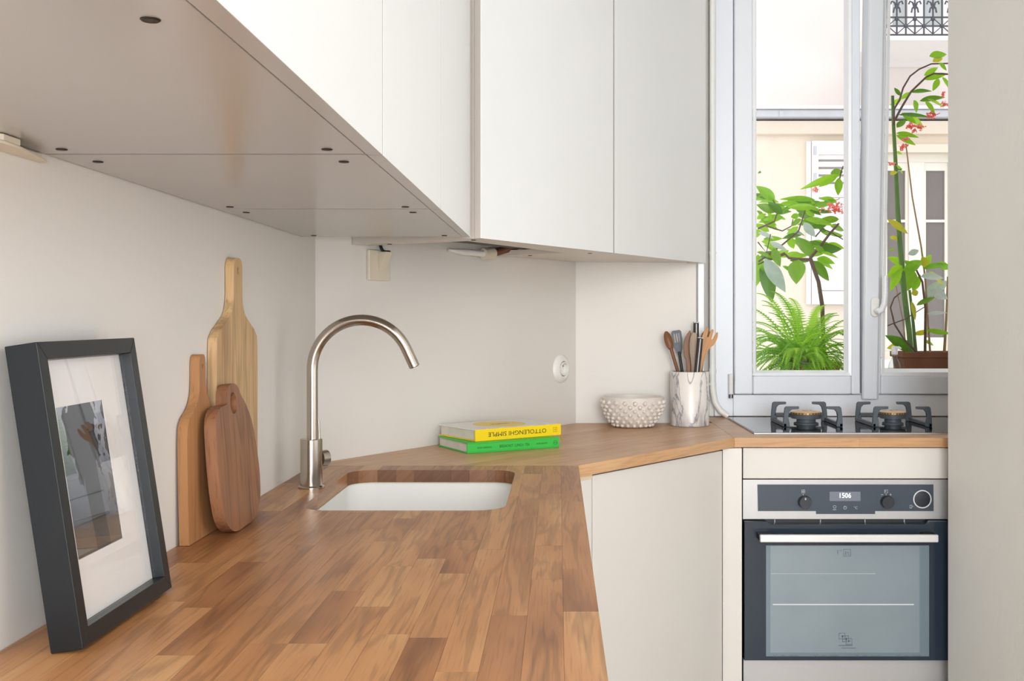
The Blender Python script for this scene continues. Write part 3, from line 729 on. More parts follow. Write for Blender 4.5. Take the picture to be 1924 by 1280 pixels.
# ------------------------------------------------------------------ hob
ZH = WT+.0055
hob = thing('gas_hob', 'black glass gas hob with brass burners and iron pan supports below the window', 'hob', (.95, 3.4, WT))
m = MB(); m.box(.586, 1.335, 3.163, 3.655, WT+.0006, ZH); obj('glass_top', m, M_hob, hob, bevel=.0015)
m = MB(); m.prism([(.5845, 3.1615), (1.3365, 3.1615), (1.3365, 3.6565), (.5845, 3.6565)], WT+.0005, ZH-.0012, holes=[[(.5862, 3.1632), (1.3348, 3.1632), (1.3348, 3.6548), (.5862, 3.6548)]]); obj('edge_trim', m, M_steel, hob)
def burner(cx, cy, r):
    T = Matrix.Translation((cx, cy, ZH+.0003))
    m = MB(); m.lathe([(0, 0), (r*.80, 0), (r*.80, .004), (r*.62, .006), (r*.62, .016), (r*.95, .018), (r*.98, .031), (r*.9, .032)], 40, T); b = obj('burner', m, M_iron, hob, smooth=True)
    m = MB(); m.lathe([(r*.9, .0323), (r*.99, .0323), (r*1.0, .0385), (r*.9, .0385)], 48, T, close=True)
    obj('flame_ring', m, M_brass, b, smooth=True)
    m = MB()
    for k in range(28):
        a = 2*PI*k/28
        m.box(-.0014, .0014, -.0006, .0006, .0335, .0375, M=T @ Matrix.Rotation(a, 4, 'Z') @ Matrix.Translation((0, r*1.0, 0)))
    obj('flame_ports', m, M_blackp, b)
    m = MB(); m.lathe([(0, .0440), (r*.5, .0430), (r*.86, .0402), (r*.94, .0390), (r*.94, .0386)][::-1], 48, T); cp = obj('burner_cap', m, M_burn, b, smooth=True)
    m = MB()
    for x_, y_, w_, h_ in ((-.5, .1, .1, .05), (-.2, -.2, .16, .06), (.1, .15, .07, .12), (.25, -.1, .15, .05), (.35, .2, .06, .1), (-.05, .4, .2, .05), (-.1, -.45, .25, .05)):
        zz = .0442-.0042*(x_*x_+y_*y_); m.box((x_-w_*.6)*r, (x_+w_*.6)*r, (y_-h_*.6)*r, (y_+h_*.6)*r, zz-.0012, zz, M=T)
    obj('scorch_marks', m, M_iron, b)
def support(x0, x1, y0, y1):
    m = MB(); h = .064; e = .0125
    # base: two side rails joined by thin rear and front webs
    for x in (x0, x1-.011): m.box(x, x+.011, y0, y1, ZH+.0004, ZH+.012)
    m.box(x0+.011, x1-.011, y1-.012, y1-.003, ZH+.018, ZH+.028)
    for (x, sx) in ((x0, 1), (x1, -1)):
        for y in (y0, y1-.012):
            pf = [(0, .0), (.020, 0), (.020, .010), (.016, .03), (.019, .046), (.026, .054), (.050, .056), (.050, h), (.010, h), (.005, h-.004), (.0015, .03)]
            m.prism([(x+sx*a, b) for a, b in pf], -y-.012, -y, M=frame((0, 0, ZH+.0004), (1, 0, 0), (0, 0, 1), (0, -1, 0)))
    o = obj('pan_support', m, M_iron, hob, bevel=.0018); return o
burner(.800, 3.42, .049); support(.705, .892, 3.318, 3.520)
burner(1.080, 3.42, .042); support(.985, 1.172, 3.318, 3.520)

# ------------------------------------------------------------------ pipe and cable beside the window
pp = thing('white_pipe', 'white painted vertical pipe between wall corner and window frame', 'pipe', (.540, 3.700, WT))
px_ = .5385; py_ = 3.694
m = MB(); m.tube([(px_, py_, 2.74), (px_, py_, 1.2), (px_, py_, 1.05), (px_+.001, py_, 1.0), (px_+.008, py_-.002, .955), (px_+.026, py_-.006, .925), (px_+.052, py_-.010, .9065)], .0108, 14)
obj('pipe_run', m, M_plast, pp, smooth=True)
for py in (475, 700, 722):
    z = CAMZ+(VY-py)/F*3.69
    m = MB(); m.cyl(.0128, z-.004, z+.004 if py != 700 else z+.014, 16, Matrix.Translation((px_, py_, 0))); obj('coupling', m, M_plast, pp, smooth=True)
m = MB(); m.box(.462, .476, 3.497, 3.5065, WT+.0006, H-.001); m.box(.4765, .482, 3.5068, 3.515, WT+.0006, H-.001)
struct(obj('trim_1', m, M_lac))

# ------------------------------------------------------------------ picture frame
th = math.radians(8.6)
pfp = Vector((-.520, 1.085, WT+.0004))
MPF = frame(pfp, (0, 1, 0), (-math.sin(th), 0, math.cos(th)), (math.cos(th), 0, math.sin(th)))   # u along wall, v up the frame, n to the room
pf = thing('picture_frame', 'black deep box picture frame leaning on the left wall', 'picture frame', M=MPF)
W_, H_, D_ = .250, .3185, .0335
bw = .0185
m = MB()
o4 = [(0, 0), (W_, 0), (W_, H_), (0, H_)]; i4 = [(bw, bw), (W_-bw, bw), (W_-bw, H_-bw), (bw, H_-bw)]
nms = ('bottom_rail', 'right_rail', 'top_rail', 'left_rail')
for k in range(4):
    m = MB(); g = .0001; a, b = o4[k], o4[(k+1) % 4]; c, d = i4[(k+1) % 4], i4[k]
    m.prism([a, b, c, d], .0, D_); obj('frame_rail', m, M_black, pf, world=False, bevel=.0007)
m = MB(); m.box(bw+.0002, W_-bw-.0002, bw+.0002, H_-bw-.0002, .0006, .004); obj('backing', m, M_blackp, pf, world=False)
u0, u1, v0, v1 = .050, .168, .083, .248
m = MB(); m.prism(i4 and [(bw+.0003, bw+.0003), (W_-bw-.0003, bw+.0003), (W_-bw-.0003, H_-bw-.0003), (bw+.0003, H_-bw-.0003)], .0168, .0186, holes=[[(u0, v0), (u1, v0), (u1, v1), (u0, v1)]])
obj('mount', m, M_mat, pf, world=False)
mp_ = bpy.data.materials.new('landscape_print'); mp_.use_nodes = True; t = mp_.node_tree; N = t.nodes.new; L = t.links.new
p = t.nodes['Principled BSDF']; p.inputs['Roughness'].default_value = .5
uvn = N('ShaderNodeTexCoord'); sx_ = N('ShaderNodeSeparateXYZ'); L(uvn.outputs['UV'], sx_.inputs[0])
def math_(op, a, b=None, c=None, clamp=False):
    n = N('ShaderNodeMath'); n.operation = op; n.use_clamp = clamp
    for k, v in enumerate((a, b, c)):
        if v is None: continue
        if isinstance(v, (int, float)): n.inputs[k].default_value = v
        else: L(v, n.inputs[k])
    return n.outputs[0]
U, V = sx_.outputs['X'], sx_.outputs['Y']
ns = N('ShaderNodeTexNoise'); ns.inputs['Scale'].default_value = 7; ns.inputs['Detail'].default_value = 8; L(uvn.outputs['UV'], ns.inputs['Vector'])
nz = math_('SUBTRACT', ns.outputs['Fac'], .5)
# tree crown: an ellipse broken up by noise; trunk: a leaning band; right-hand tree; ground
du_ = math_('DIVIDE', math_('SUBTRACT', U, .50), .34); dv_ = math_('DIVIDE', math_('SUBTRACT', V, .78), .30)
cr = math_('LESS_THAN', math_('ADD', math_('ADD', math_('MULTIPLY', du_, du_), math_('MULTIPLY', dv_, dv_)), math_('MULTIPLY', nz, 3.2)), .9)
tk = math_('LESS_THAN', math_('ABSOLUTE', math_('ADD', math_('SUBTRACT', U, .55), math_('MULTIPLY', math_('SUBTRACT', V, .4), .12))), .14)
tk = math_('MULTIPLY', tk, math_('LESS_THAN', V, .72))
rt = math_('GREATER_THAN', math_('ADD', U, math_('MULTIPLY', nz, .9)), .92)
gr = math_('LESS_THAN', math_('ADD', V, math_('MULTIPLY', nz, .12)), .20)
sky = N('ShaderNodeValToRGB'); L(V, sky.inputs[0]); sky.color_ramp.elements[0].color = rgb(70, 72, 78); sky.color_ramp.elements[1].color = rgb(178, 184, 198)
sky.color_ramp.elements.new(.45).color = rgb(100, 106, 116)
def mixc(prev, fac, col):
    mx = N('ShaderNodeMixRGB'); L(fac, mx.inputs[0]); L(prev, mx.inputs[1]); mx.inputs[2].default_value = col; return mx.outputs[0]
c_ = mixc(sky.outputs[0], rt, rgb(48, 52, 58)); c_ = mixc(c_, gr, rgb(92, 80, 70)); c_ = mixc(c_, tk, rgb(40, 40, 42)); c_ = mixc(c_, cr, rgb(30, 32, 35))
L(c_, p.inputs['Base Color'])
m = MB(); m.add([(u0-.004, v0-.004, .0162), (u1+.004, v0-.004, .0162), (u1+.004, v1+.004, .0162), (u0-.004, v1+.004, .0162)], [(0, 1, 2, 3)], [[(0, 0), (1, 0), (1, 1), (0, 1)]])
m.box(u0-.004, u1+.004, v0-.004, v1+.004, .015, .016)
obj('photo_print', m, mp_, pf, world=False)
m = MB(); m.box(bw+.0002, W_-bw-.0002, bw+.0002, H_-bw-.0002, .0205, .0222); obj('glass', m, M_glassf, pf, world=False)

# ------------------------------------------------------------------ cutting boards
def spline(pts, n=8):
    """closed Catmull-Rom through points; a point with a third value 1 stays a corner"""
    out = []; k = len(pts)
    for i in range(k):
        p0, p1, p2, p3 = [pts[(i+j-1) % k] for j in range(4)]
        c1 = len(p1) > 2; c2 = len(p2) > 2
        P1, P2 = Vector(p1[:2]), Vector(p2[:2]); T1 = (P2-Vector(p0[:2]))*.5; T2 = (Vector(p3[:2])-P1)*.5
        if c1: T1 = (P2-P1)
        if c2: T2 = (P2-P1)
        if c1 and c2: out.append(tuple(P1)); continue
        for j in range(n):
            t = j/n; t2 = t*t; t3 = t2*t
            q = P1*(2*t3-3*t2+1)+T1*(t3-2*t2+t)+P2*(-2*t3+3*t2)+T2*(t3-t2)
            out.append(tuple(q))
    return out
def board(pts, hole, thick, base, tilt, mat, label, bev):
    s, c = math.sin(tilt), math.cos(tilt)
    m = MB(); out = spline(pts)
    m.prism(out, 0, thick, holes=[[(hole[0]+hole[2]*math.cos(a*PI/10), hole[1]+hole[3]*math.sin(a*PI/10)) for a in range(20)]])
    o = obj('cutting_board', m, mat, bevel=bev)
    o.matrix_basis = frame(base, (0, 1, 0), (-s, 0, c), (c, 0, s))
    return tag(o, label, 'cutting board', 'cutting boards leaning on the left wall')
def sym(half, w):
    return [p for p in half]+[(w-p[0],)+tuple(p[1:]) for p in reversed(half)]
W1 = wood('acacia_pale', [rgb(198, 160, 112), rgb(212, 176, 128), rgb(168, 124, 82)], 'Object', 1, .5, sx=1.5, sv=.9, per_object=False, rings=.8)
W2 = wood('beech_brown', [rgb(168, 116, 72), rgb(190, 138, 90)], 'Object', 1, .5, sx=1.5, sv=.7, per_object=False, contrast=.8)
W3 = wood('walnut', [rgb(112, 72, 48), rgb(150, 102, 70), rgb(128, 84, 58)], 'Object', 1, .45, sx=2.5, sv=.8, per_object=False, rings=.9)
wB = .236
b1 = board(sym([(.004, 0, 1), (.002, .02), (.000, .15), (.001, .290), (.012, .318), (.045, .335), (.078, .352), (.092, .375), (.094, .41), (.095, .437), (.105, .449)], wB),
      (wB/2, .428, .0065, .0065), .0155, (-.5620, 1.742, WT+.0008), math.radians(.1), W1, 'tall pale wooden cutting board with a long handle, rearmost on the left wall', .003)
wB = .150
b2 = board(sym([(.002, 0, 1), (.001, .02), (.0, .10), (.001, .165), (.010, .188), (.040, .206), (.056, .225), (.060, .25), (.061, .275), (.067, .286)], wB),
      (wB/2, .268, .004, .004), .015, (-.5680, 1.600, WT+.0006), math.radians(.9), W2, 'medium brown wooden cutting board with a handle, nearest the picture frame', .003)
b3 = board([(.058, .0), (.118, -.001), (.170, .003), (.205, .028), (.216, .062), (.215, .10), (.202, .155), (.178, .190), (.150, .213), (.136, .228), (.116, .235), (.092, .233), (.078, .222), (.072, .205), (.060, .203), (.030, .199), (.010, .182), (.004, .150), (.002, .10), (.006, .055), (.020, .020)],
      (.105, .203, .017, .018), .0185, (-.5355, 1.640, WT+.0016), math.radians(5.1), W3, 'small rounded walnut cutting board with finger hole, standing in front', .0035)
b1.location.x = XW+.0012+.0006; b2.location.x = XW+.0055

# ------------------------------------------------------------------ books
def book(name, label, org, ang, L_, Wd, T_, cover, pages, back_off=0):
    M = Matrix.Translation(org) @ Matrix.Rotation(ang, 4, 'Z')
    b = thing(name, label, 'book', M=M, group='books on the corner worktop')
    return b
bg_ = onz(878, 853, WT); e_ = onz(1052, 841, WT)
an = math.atan2(e_.y-bg_.y, e_.x-bg_.x); Lg = .270; Wg = .190; Tg = .0268
gb = book('book', 'green hardcover cookbook lying at the bottom of the pair', (bg_.x, bg_.y, WT+.0004), an, Lg, Wg, Tg, None, None)
def hard(b, L_, Wd, T_, mats, ct=.0026, sp=.004):
    m = MB(); m.box(0, L_, 0, Wd, 0, ct); obj('back_cover', m, mats[0], b, world=False, bevel=.0006)
    m = MB(); m.box(0, L_, 0, Wd, T_-ct, T_); fc = obj('front_cover', m, mats[1], b, world=False, bevel=.0006)
    m = MB(); m.box(0, L_, -sp*.0, sp, ct+.0001, T_-ct-.0001); s = obj('spine', m, mats[2], b, world=False, bevel=.0006)
    m = MB(); m.box(.004, L_-.004, sp+.0003, Wd-.004, ct+.0002, T_-ct-.0002); pg = obj('pages', m, M_paper, b, world=False)
    return fc, s
fc, s = hard(gb, Lg, Wg, Tg, (M_grn, M_grn, M_grn))
MSg = frame((0, 0, 0), (1, 0, 0), (0, 0, 1), (0, -1, 0))
m = MB()
text_mb('BREAKFAST  LUNCH  TEA', .088, .0072, .0004, M=MSg @ Matrix.Translation((.135*Lg/.27+.001, .0135, 0)), mb=m)
text_mb('ROSE CARRARINI', .040, .0042, .0004, M=MSg @ Matrix.Translation((.049, .0128, 0)), mb=m)
text_mb('ROSE BAKERY', .034, .0042, .0004, M=MSg @ Matrix.Translation((.218, .0138, 0)), mb=m)
m.lathe([(.0052, .0003), (.0060, .0003), (.0060, .0005), (.0052, .0005)], 24, MSg @ Matrix.Translation((.258, .0132, 0)), close=True)
m.box(.254, .262, .0126, .0137, .0003, .0005, M=MSg)
obj('spine_lettering', m, M_ink, s, world=False)
zy = WT+.0004+Tg+.0004
y0 = onz(893, 830, zy); y1 = onz(1055, 817, zy); an2 = math.atan2(y1.y-y0.y, y1.x-y0.x); Ly = .274; Wy = .186; Ty = .030
yb = book('book', 'white cookbook with yellow spine lying on top of the green one', (y0.x, y0.y, zy), an2, Ly, Wy, Ty, None, None)
fc, s = hard(yb, Ly, Wy, Ty, (M_yel, M_whc, M_yel), .0026, .005)
m = MB(); m.box(-.0002, Ly+.0002, -.0006, -.0001, 0, Ty+.0002); obj('spine_wrap', m, M_yel, s, world=False)
m = MB()
text_mb('OTTOLENGHI SIMPLE', .186, .0115, .0010, M=MSg @ Matrix.Translation((.132, .0150, 0)) @ Matrix.Rotation(PI, 4, 'Z'), mb=m)
obj('spine_lettering', m, M_ink, s, world=False)
m = MB()
def sqm(x, z, a, w_):
    for q in ((x-a, x+a, z-a, z-a+w_), (x-a, x+a, z+a-w_, z+a), (x-a, x-a+w_, z-a, z+a), (x+a-w_, x+a, z-a, z+a)): m.box(q[0], q[1], q[2], q[3], .0008, .0010, M=MSg)
sqm(.2545, .0155, .0062, .0009); m.box(.252, .2575, .0150, .0160, .0008, .001, M=MSg); m.box(.2542, .2550, .0122, .0185, .0008, .001, M=MSg)
obj('spine_emblem', m, M_inkd, s, world=False)
m = MB(); m.cyl(.072, Ty+.0001, Ty+.0004, 56, Matrix.Translation((.137, .098, 0))); obj('cover_disc', m, M_yelp, fc, world=False)
m = MB(); text_mb('SIMPLE', .058, .013, Ty+.0008, M=Matrix.Translation((.137, .095, 0)) @ Matrix.Rotation(PI, 4, 'Z'), mb=m); obj('cover_lettering', m, M_ink, fc, world=False)
def ribbon(pts, mat, nm):
    m = MB()
    for a, b in zip(pts, pts[1:]):
        a, b = Vector(a), Vector(b)
        m.add([a+Vector((0, -.0022, 0)), a+Vector((0, .0022, 0)), b+Vector((0, .0022, 0)), b+Vector((0, -.0022, 0)), a+Vector((.0004, -.0022, 0)), a+Vector((.0004, .0022, 0)), b+Vector((.0004, .0022, 0)), b+Vector((.0004, -.0022, 0))],
              [(3, 2, 1, 0), (4, 5, 6, 7), (0, 1, 5, 4), (1, 2, 6, 5), (2, 3, 7, 6), (3, 0, 4, 7)])
    obj(nm, m, mat, yb, world=False)
ribbon([(Ly-.003, .014, .012), (Ly+.006, .012, .005), (Ly+.009, .010, -.010), (Ly+.012, .008, -.0205)], M_yel, 'ribbon')
ribbon([(Ly-.003, .022, .018), (Ly+.005, .020, .014), (Ly+.012, .018, -.002)], M_blackp, 'ribbon')

# ------------------------------------------------------------------ bowl
bc_ = Vector((.2385, 3.385, WT+.0004))
bo = thing('bowl', 'white stoneware bowl with raised hobnails beside the marble crock', 'bowl', tuple(bc_))
prof_o = [(0, .0), (.050, 0), (.058, .004), (.074, .020), (.088, .042), (.096, .066), (.0985, .088), (.099, .095)]
prof = prof_o+[(.0965, .0975), (.0935, .095), (.092, .07), (.083, .045), (.068, .022), (.05, .010), (0, .008)]
m = MB(); m.lathe(prof, 48); obj('body', m, M_stone, bo, world=False, smooth=True)
m = MB()
def prof_at(z):
    for (r0, z0), (r1, z1) in zip(prof_o[1:], prof_o[2:]):
        if z0 <= z <= z1:
            k = (z-z0)/(z1-z0); return r0+(r1-r0)*k, math.atan2(z1-z0, r1-r0)
    return .099, PI/2
rows = 7
for i in range(rows):
    z = .0085+i*.0120; r, sl_ = prof_at(z); n = 20
    for k in range(n):
        a = 2*PI*(k+.5*(i % 2))/n; q = .0060+.0018*i/rows
        nr = Vector((math.sin(sl_), 0, -math.cos(sl_)))
        T = Matrix.Rotation(a, 4, 'Z') @ Matrix.Translation((r, 0, z)) @ nr.to_track_quat('Z', 'Y').to_matrix().to_4x4()
        m.lathe([(q, -.001), (q*.95, q*.45), (q*.62, q*.95), (0, q*1.12)], 8, T)
hn = obj('hobnails', m, M_stone, bo, world=False, smooth=True); hn['kind'] = 'stuff'

# ------------------------------------------------------------------ crock and utensils
mm = bpy.data.materials.new('veined_marble'); mm.use_nodes = True; t = mm.node_tree; p = t.nodes['Principled BSDF']; N = t.nodes.new; L = t.links.new
tcn = N('ShaderNodeTexCoord'); mpn = N('ShaderNodeMapping'); mpn.inputs['Rotation'].default_value = (0.2, .5, .3); mpn.inputs['Scale'].default_value = (1.5, 1.5, .55); L(tcn.outputs['Object'], mpn.inputs[0])
n1 = N('ShaderNodeTexNoise'); n1.inputs['Scale'].default_value = 11; n1.inputs['Detail'].default_value = 6; n1.inputs['Distortion'].default_value = 1.0; L(mpn.outputs[0], n1.inputs['Vector'])
ab = N('ShaderNodeMath'); ab.operation = 'SUBTRACT'; ab.inputs[1].default_value = .5; L(n1.outputs['Fac'], ab.inputs[0])
a2 = N('ShaderNodeMath'); a2.operation = 'ABSOLUTE'; L(ab.outputs[0], a2.inputs[0])
r1 = N('ShaderNodeValToRGB'); L(a2.outputs[0], r1.inputs[0]); r1.color_ramp.elements[0].color = rgb(150, 150, 156); r1.color_ramp.elements[1].color = rgb(238, 232, 226); r1.color_ramp.elements[1].position = .028
n2 = N('ShaderNodeTexNoise'); n2.inputs['Scale'].default_value = 14; n2.inputs['Detail'].default_value = 3; L(mpn.outputs[0], n2.inputs['Vector'])
r2 = N('ShaderNodeValToRGB'); L(n2.outputs['Fac'], r2.inputs[0]); r2.color_ramp.elements[0].color = rgb(196, 196, 200); r2.color_ramp.elements[0].position = .32; r2.color_ramp.elements[1].color = (1, 1, 1, 1); r2.color_ramp.elements[1].position = .55
mx = N('ShaderNodeMixRGB'); mx.blend_type = 'MULTIPLY'; mx.inputs[0].default_value = 1; L(r1.outputs[0], mx.inputs[1]); L(r2.outputs[0], mx.inputs[2]); L(mx.outputs[0], p.inputs['Base Color']); p.inputs['Roughness'].default_value = .28
ck = Vector((.4250, 3.425, WT+.0004)); CH = .1745
m = MB(); m.lathe([(0, 0), (.0605, 0), (.0625, .002), (.0625, CH-.002), (.061, CH), (.0555, CH), (.0545, CH-.002), (.0545, .010), (0, .010)], 56)
ckr = obj('utensil_crock', m, mm, smooth=True); ckr.location = ck
tag(ckr, 'grey-veined white marble crock holding the kitchen utensils', 'crock')
UW1 = wood('spoon_walnut', [rgb(112, 74, 50), rgb(142, 98, 66)], 'Object', 2, .45, sx=4, sv=1.5, per_object=False)
UW2 = wood('spatula_mid_wood', [rgb(128, 84, 54), rgb(154, 106, 72)], 'Object', 2, .45, sx=4, sv=1.5, per_object=False)
UW3 = wood('spatula_grey_wood', [rgb(140, 118, 98), rgb(176, 152, 128)], 'Object', 2, .45, sx=4, sv=1.5, per_object=False)
UW4 = wood('fork_olive_wood', [rgb(178, 116, 52), rgb(204, 146, 76)], 'Object', 2, .4, sx=4, sv=1.5, per_object=False)
def utensil_frame(base, tip, twist=0):
    z = (tip-base).normalized(); y = Vector((math.sin(twist), math.cos(twist), 0)); y = (y-z*y.dot(z)).normalized(); x = y.cross(z)
    return frame(base, x, y, z), (tip-base).length
XZ = frame((0, 0, 0), (1, 0, 0), (0, 0, 1), (0, -1, 0))
def place(name, label, base, tip, twist=0):
    M, Ln_ = utensil_frame(base, tip, twist)
    return thing(name, label, 'utensil', M=M, group='kitchen utensils in the marble crock'), Ln_
def ub(dx, dy): return Vector((ck.x+dx, ck.y+dy, ck.z+.013))
def blade(m, pts, th_, curve=0.0, y=0):
    """flat outline in x,z with thickness th_ and an optional hollow"""
    m.prism(spline(pts, 6), -th_/2, th_/2, M=XZ)
M_capst = pm('dull_steel', rgb(150, 148, 146), .45, metal=.5)
U_ = 3.42/F
# 1 walnut spoon, far left
t, Ln_ = place('wooden_spoon', 'walnut wooden spoon leaning furthest left in the marble crock', ub(.012, .020), at(1251, 623, 3.435)); h = Ln_
m = MB(); m.tube([(0, 0, 0), (0, 0, h*.6), (0, 0, h-.055)], [.005, .0055, .006], 10); obj('shaft', m, UW1, t, world=False, smooth=True)
m = MB()
for s_ in (1,):
    vs = []; fs = []; n = 20; rg = 5
    for j in range(rg+1):
        q = j/rg
        for k in range(n):
            a = 2*PI*k/n; vs.append((.0135*q*math.cos(a), .006-.007*q*q+.0, h-.032+.033*q*math.sin(a)))
    for j in range(rg+1):
        q = j/rg
        for k in range(n):
            a = 2*PI*k/n; vs.append((.0135*q*math.cos(a), .010-.010*q*q, h-.032+.033*q*math.sin(a)))
    o_ = (rg+1)*n
    for j in range(rg):
        for k in range(n):
            l = (k+1) % n
            fs.append((j*n+k, j*n+l, (j+1)*n+l, (j+1)*n+k)); fs.append((o_+j*n+k, o_+(j+1)*n+k, o_+(j+1)*n+l, o_+j*n+l))
    for k in range(n):
        l = (k+1) % n; fs.append((rg*n+k, rg*n+l, o_+rg*n+l, o_+rg*n+k))
    m.add(vs, fs)
obj('spoon_bowl', m, UW1, t, world=False, smooth=True)
# 2 slotted black turner
t, Ln_ = place('slotted_spatula', 'dark slotted spatula behind the wooden spoon in the marble crock', ub(.004, .036), at(1270, 621, 3.475)); h = Ln_
m = MB(); m.tube([(0, 0, 0), (0, 0, h-.07)], .005, 10); obj('shaft', m, M_blackp, t, world=False, smooth=True)
M_ny = pm('dark_nylon', rgb(74, 76, 86), .45)
m = MB(); out = [(-.006, h-.08), (.006, h-.08), (.012, h-.06), (.0165, h-.03), (.0165, h-.006), (.012, h), (-.012, h), (-.0165, h-.006), (-.0165, h-.03), (-.012, h-.06)]
hl = [[(c-.0022, h-.040), (c+.0022, h-.040), (c+.0022, h-.010), (c-.0022, h-.010)] for c in (-.0075, 0, .0075)]
m.prism(out, -.0015, .0015, holes=hl, M=XZ); obj('blade', m, M_ny, t, world=False)
# 3 wooden spatula with slanted tip
t, Ln_ = place('wooden_spatula', 'brown wooden spatula with slanted tip left of centre in the marble crock', ub(-.006, .0), at(1296, 620, 3.425)); h = Ln_
m = MB(); blade(m, [(-.006, 0, 1), (.006, 0, 1), (.007, h-.11), (.012, h-.075), (.010, h-.03), (.001, h-.0005, 1), (-.013, h-.022), (-.019, h-.05), (-.016, h-.085), (-.008, h-.12)], .0055); obj('spatula_body', m, UW2, t, world=False, bevel=.0018)
# 4 pale grey wooden spatula
t, Ln_ = place('wooden_spatula', 'pale grey-brown wooden spatula in the middle of the marble crock', ub(.010, -.018), at(1303, 625, 3.405)); h = Ln_
m = MB(); blade(m, [(-.005, 0, 1), (.005, 0, 1), (.006, h-.12), (.011, h-.07), (.0115, h-.02), (.010, h-.002, 1), (-.004, h-.001), (-.012, h-.022), (-.013, h-.06), (-.007, h-.12)], .006); obj('spatula_body', m, UW3, t, world=False, bevel=.0018)
# 5, 6 steel-edged black handles
for nm, lb, b, tp in (('kitchen_knife', 'tallest black and steel handle sticking up in the marble crock', ub(.024, .030), at(1308, 606, 3.465)),
                      ('serving_tool', 'shorter black handle with steel edge at the crock front', ub(.002, -.042), at(1316, 635, 3.385))):
    t, h = place(nm, lb, b, tp)
    m = MB(); m.box(-.0085, .0085, -.006, .006, h-.125, h-.002); hh = obj('handle', m, pm('handle_dark', rgb(48, 44, 43), .55, spec=.2), t, world=False, bevel=.002)
    m = MB(); m.box(-.0016, .0016, -.0064, -.0061, h-.12, h-.004); obj('steel_strip', m, M_capst, hh, world=False)
    m = MB(); m.box(-.009, .009, -.0064, .0064, h-.0018, h+.0015); obj('end_cap', m, M_capst, hh, world=False, bevel=.0006)
    m = MB(); m.box(-.007, .007, -.001, .001, .0, h-.1255); obj('blade', m, M_steel, t, world=False)
# 7 salad fork
t, h = place('salad_fork', 'golden wooden salad fork leaning right in the marble crock', ub(-.026, -.012), at(1337, 619, 3.43))
m = MB(); blade(m, [(-.007, 0, 1), (.007, 0, 1), (.0085, h-.10), (.012, h-.062), (.022, h-.045), (.026, h-.02), (.0215, h-.003), (.0165, h-.012), (.0135, h-.032, 1), (.0085, h-.030, 1), (.0075, h-.006), (.004, h+.001), (-.001, h-.004), (-.0025, h-.028, 1), (-.0075, h-.028, 1), (-.0095, h-.004), (-.014, h+.001), (-.020, h-.008), (-.0225, h-.03), (-.018, h-.052), (-.011, h-.07), (-.008, h-.10)], .007); obj('fork_body', m, UW4, t, world=False, bevel=.002)
# 8 second spoon behind the fork
t, h = place('wooden_spoon', 'dark wooden spoon behind the salad fork in the marble crock', ub(.016, .010), at(1327, 622, 3.452))
m = MB(); blade(m, [(-.005, 0, 1), (.005, 0, 1), (.006, h-.08), (.014, h-.05), (.018, h-.025), (.011, h-.002), (-.003, h), (-.013, h-.012), (-.015, h-.035), (-.007, h-.075)], .006); obj('spoon_body', m, UW1, t, world=False, bevel=.002)

# ------------------------------------------------------------------ outside: facade across the courtyard
FY = 8.0
M_fac = pm('facade_render_pale', rgb(226, 216, 210), .9, var=.015, vscale=1.5, bump=.1, bscale=30)
M_fac2 = pm('facade_render_cream', rgb(230, 216, 198), .9, var=.02, vscale=2, bump=.1, bscale=30)
M_zinc = pm('zinc_gutter', rgb(196, 197, 201), .5, var=.04, vscale=10)
M_shut = pm('shutter_paint', rgb(240, 236, 234), .6, var=.015)
M_wfr = pm('far_window_paint', rgb(238, 232, 220), .6, var=.015)
M_dark = pm('far_pane_dark', rgb(120, 112, 108), .12, var=.08, vscale=2)
M_ironr = pm('wrought_iron', rgb(74, 74, 82), .5)
def fz(py, Y=FY): return CAMZ+(VY-py)/F*Y
def fxx(px, Y=FY): return (px-VX)/F*Y
fc_ = struct(empty('wall_facade', (3.0, FY, -4)))
m = MB()
wx0, wx1, wz0, wz1 = fxx(1655), fxx(1800), fz(675), fz(288)
m.box(-6, wx0, FY+.0, FY+.3, -4, fz(242)); m.box(wx1, 12, FY, FY+.3, -4, fz(242)); m.box(wx0, wx1, FY, FY+.3, -4, wz0); m.box(wx0, wx1, FY, FY+.3, wz1, fz(242))
obj('lower_facade', m, M_fac2, fc_)
bx0, bx1, bz0 = fxx(1668), fxx(1795), fz(62)
m = MB(); m.box(-6, bx0, FY, FY+.3, fz(242), 7.5); m.box(bx1, 12, FY, FY+.3, fz(242), 7.5); m.box(bx0, bx1, FY, FY+.3, fz(242), bz0); m.box(bx0, bx1, FY, FY+.3, bz0+2.3, 7.5)
obj('upper_facade', m, M_fac, fc_)
m = MB(); m.prism([(FY-.002, fz(255)), (FY-.06, fz(254)), (FY-.10, fz(232)), (FY-.002, fz(232))], -6, 12, M=frame((0, 0, 0), (0, 1, 0), (0, 0, 1), (1, 0, 0))); obj('cornice', m, M_fac2, fc_)
m = MB(); m.box(-6, 12, FY-.16, FY-.002, fz(227.5), fz(213.5)); obj('gutter', m, M_zinc, fc_, bevel=.01)
m = MB(); m.box(-6, 12, FY-.19, FY-.002, fz(213), fz(207.5)); obj('gutter_lip', m, M_shut, fc_, bevel=.004)
m = MB(); m.box(fxx(1456), fxx(1463.5), FY-.168, FY-.161, fz(227), fz(217)); obj('gutter_bracket', m, M_zinc, fc_)
m = MB(); m.box(fxx(1600), 6, FY-.06, FY-.002, fz(108), fz(82)); obj('string_course', m, M_fac2, fc_)
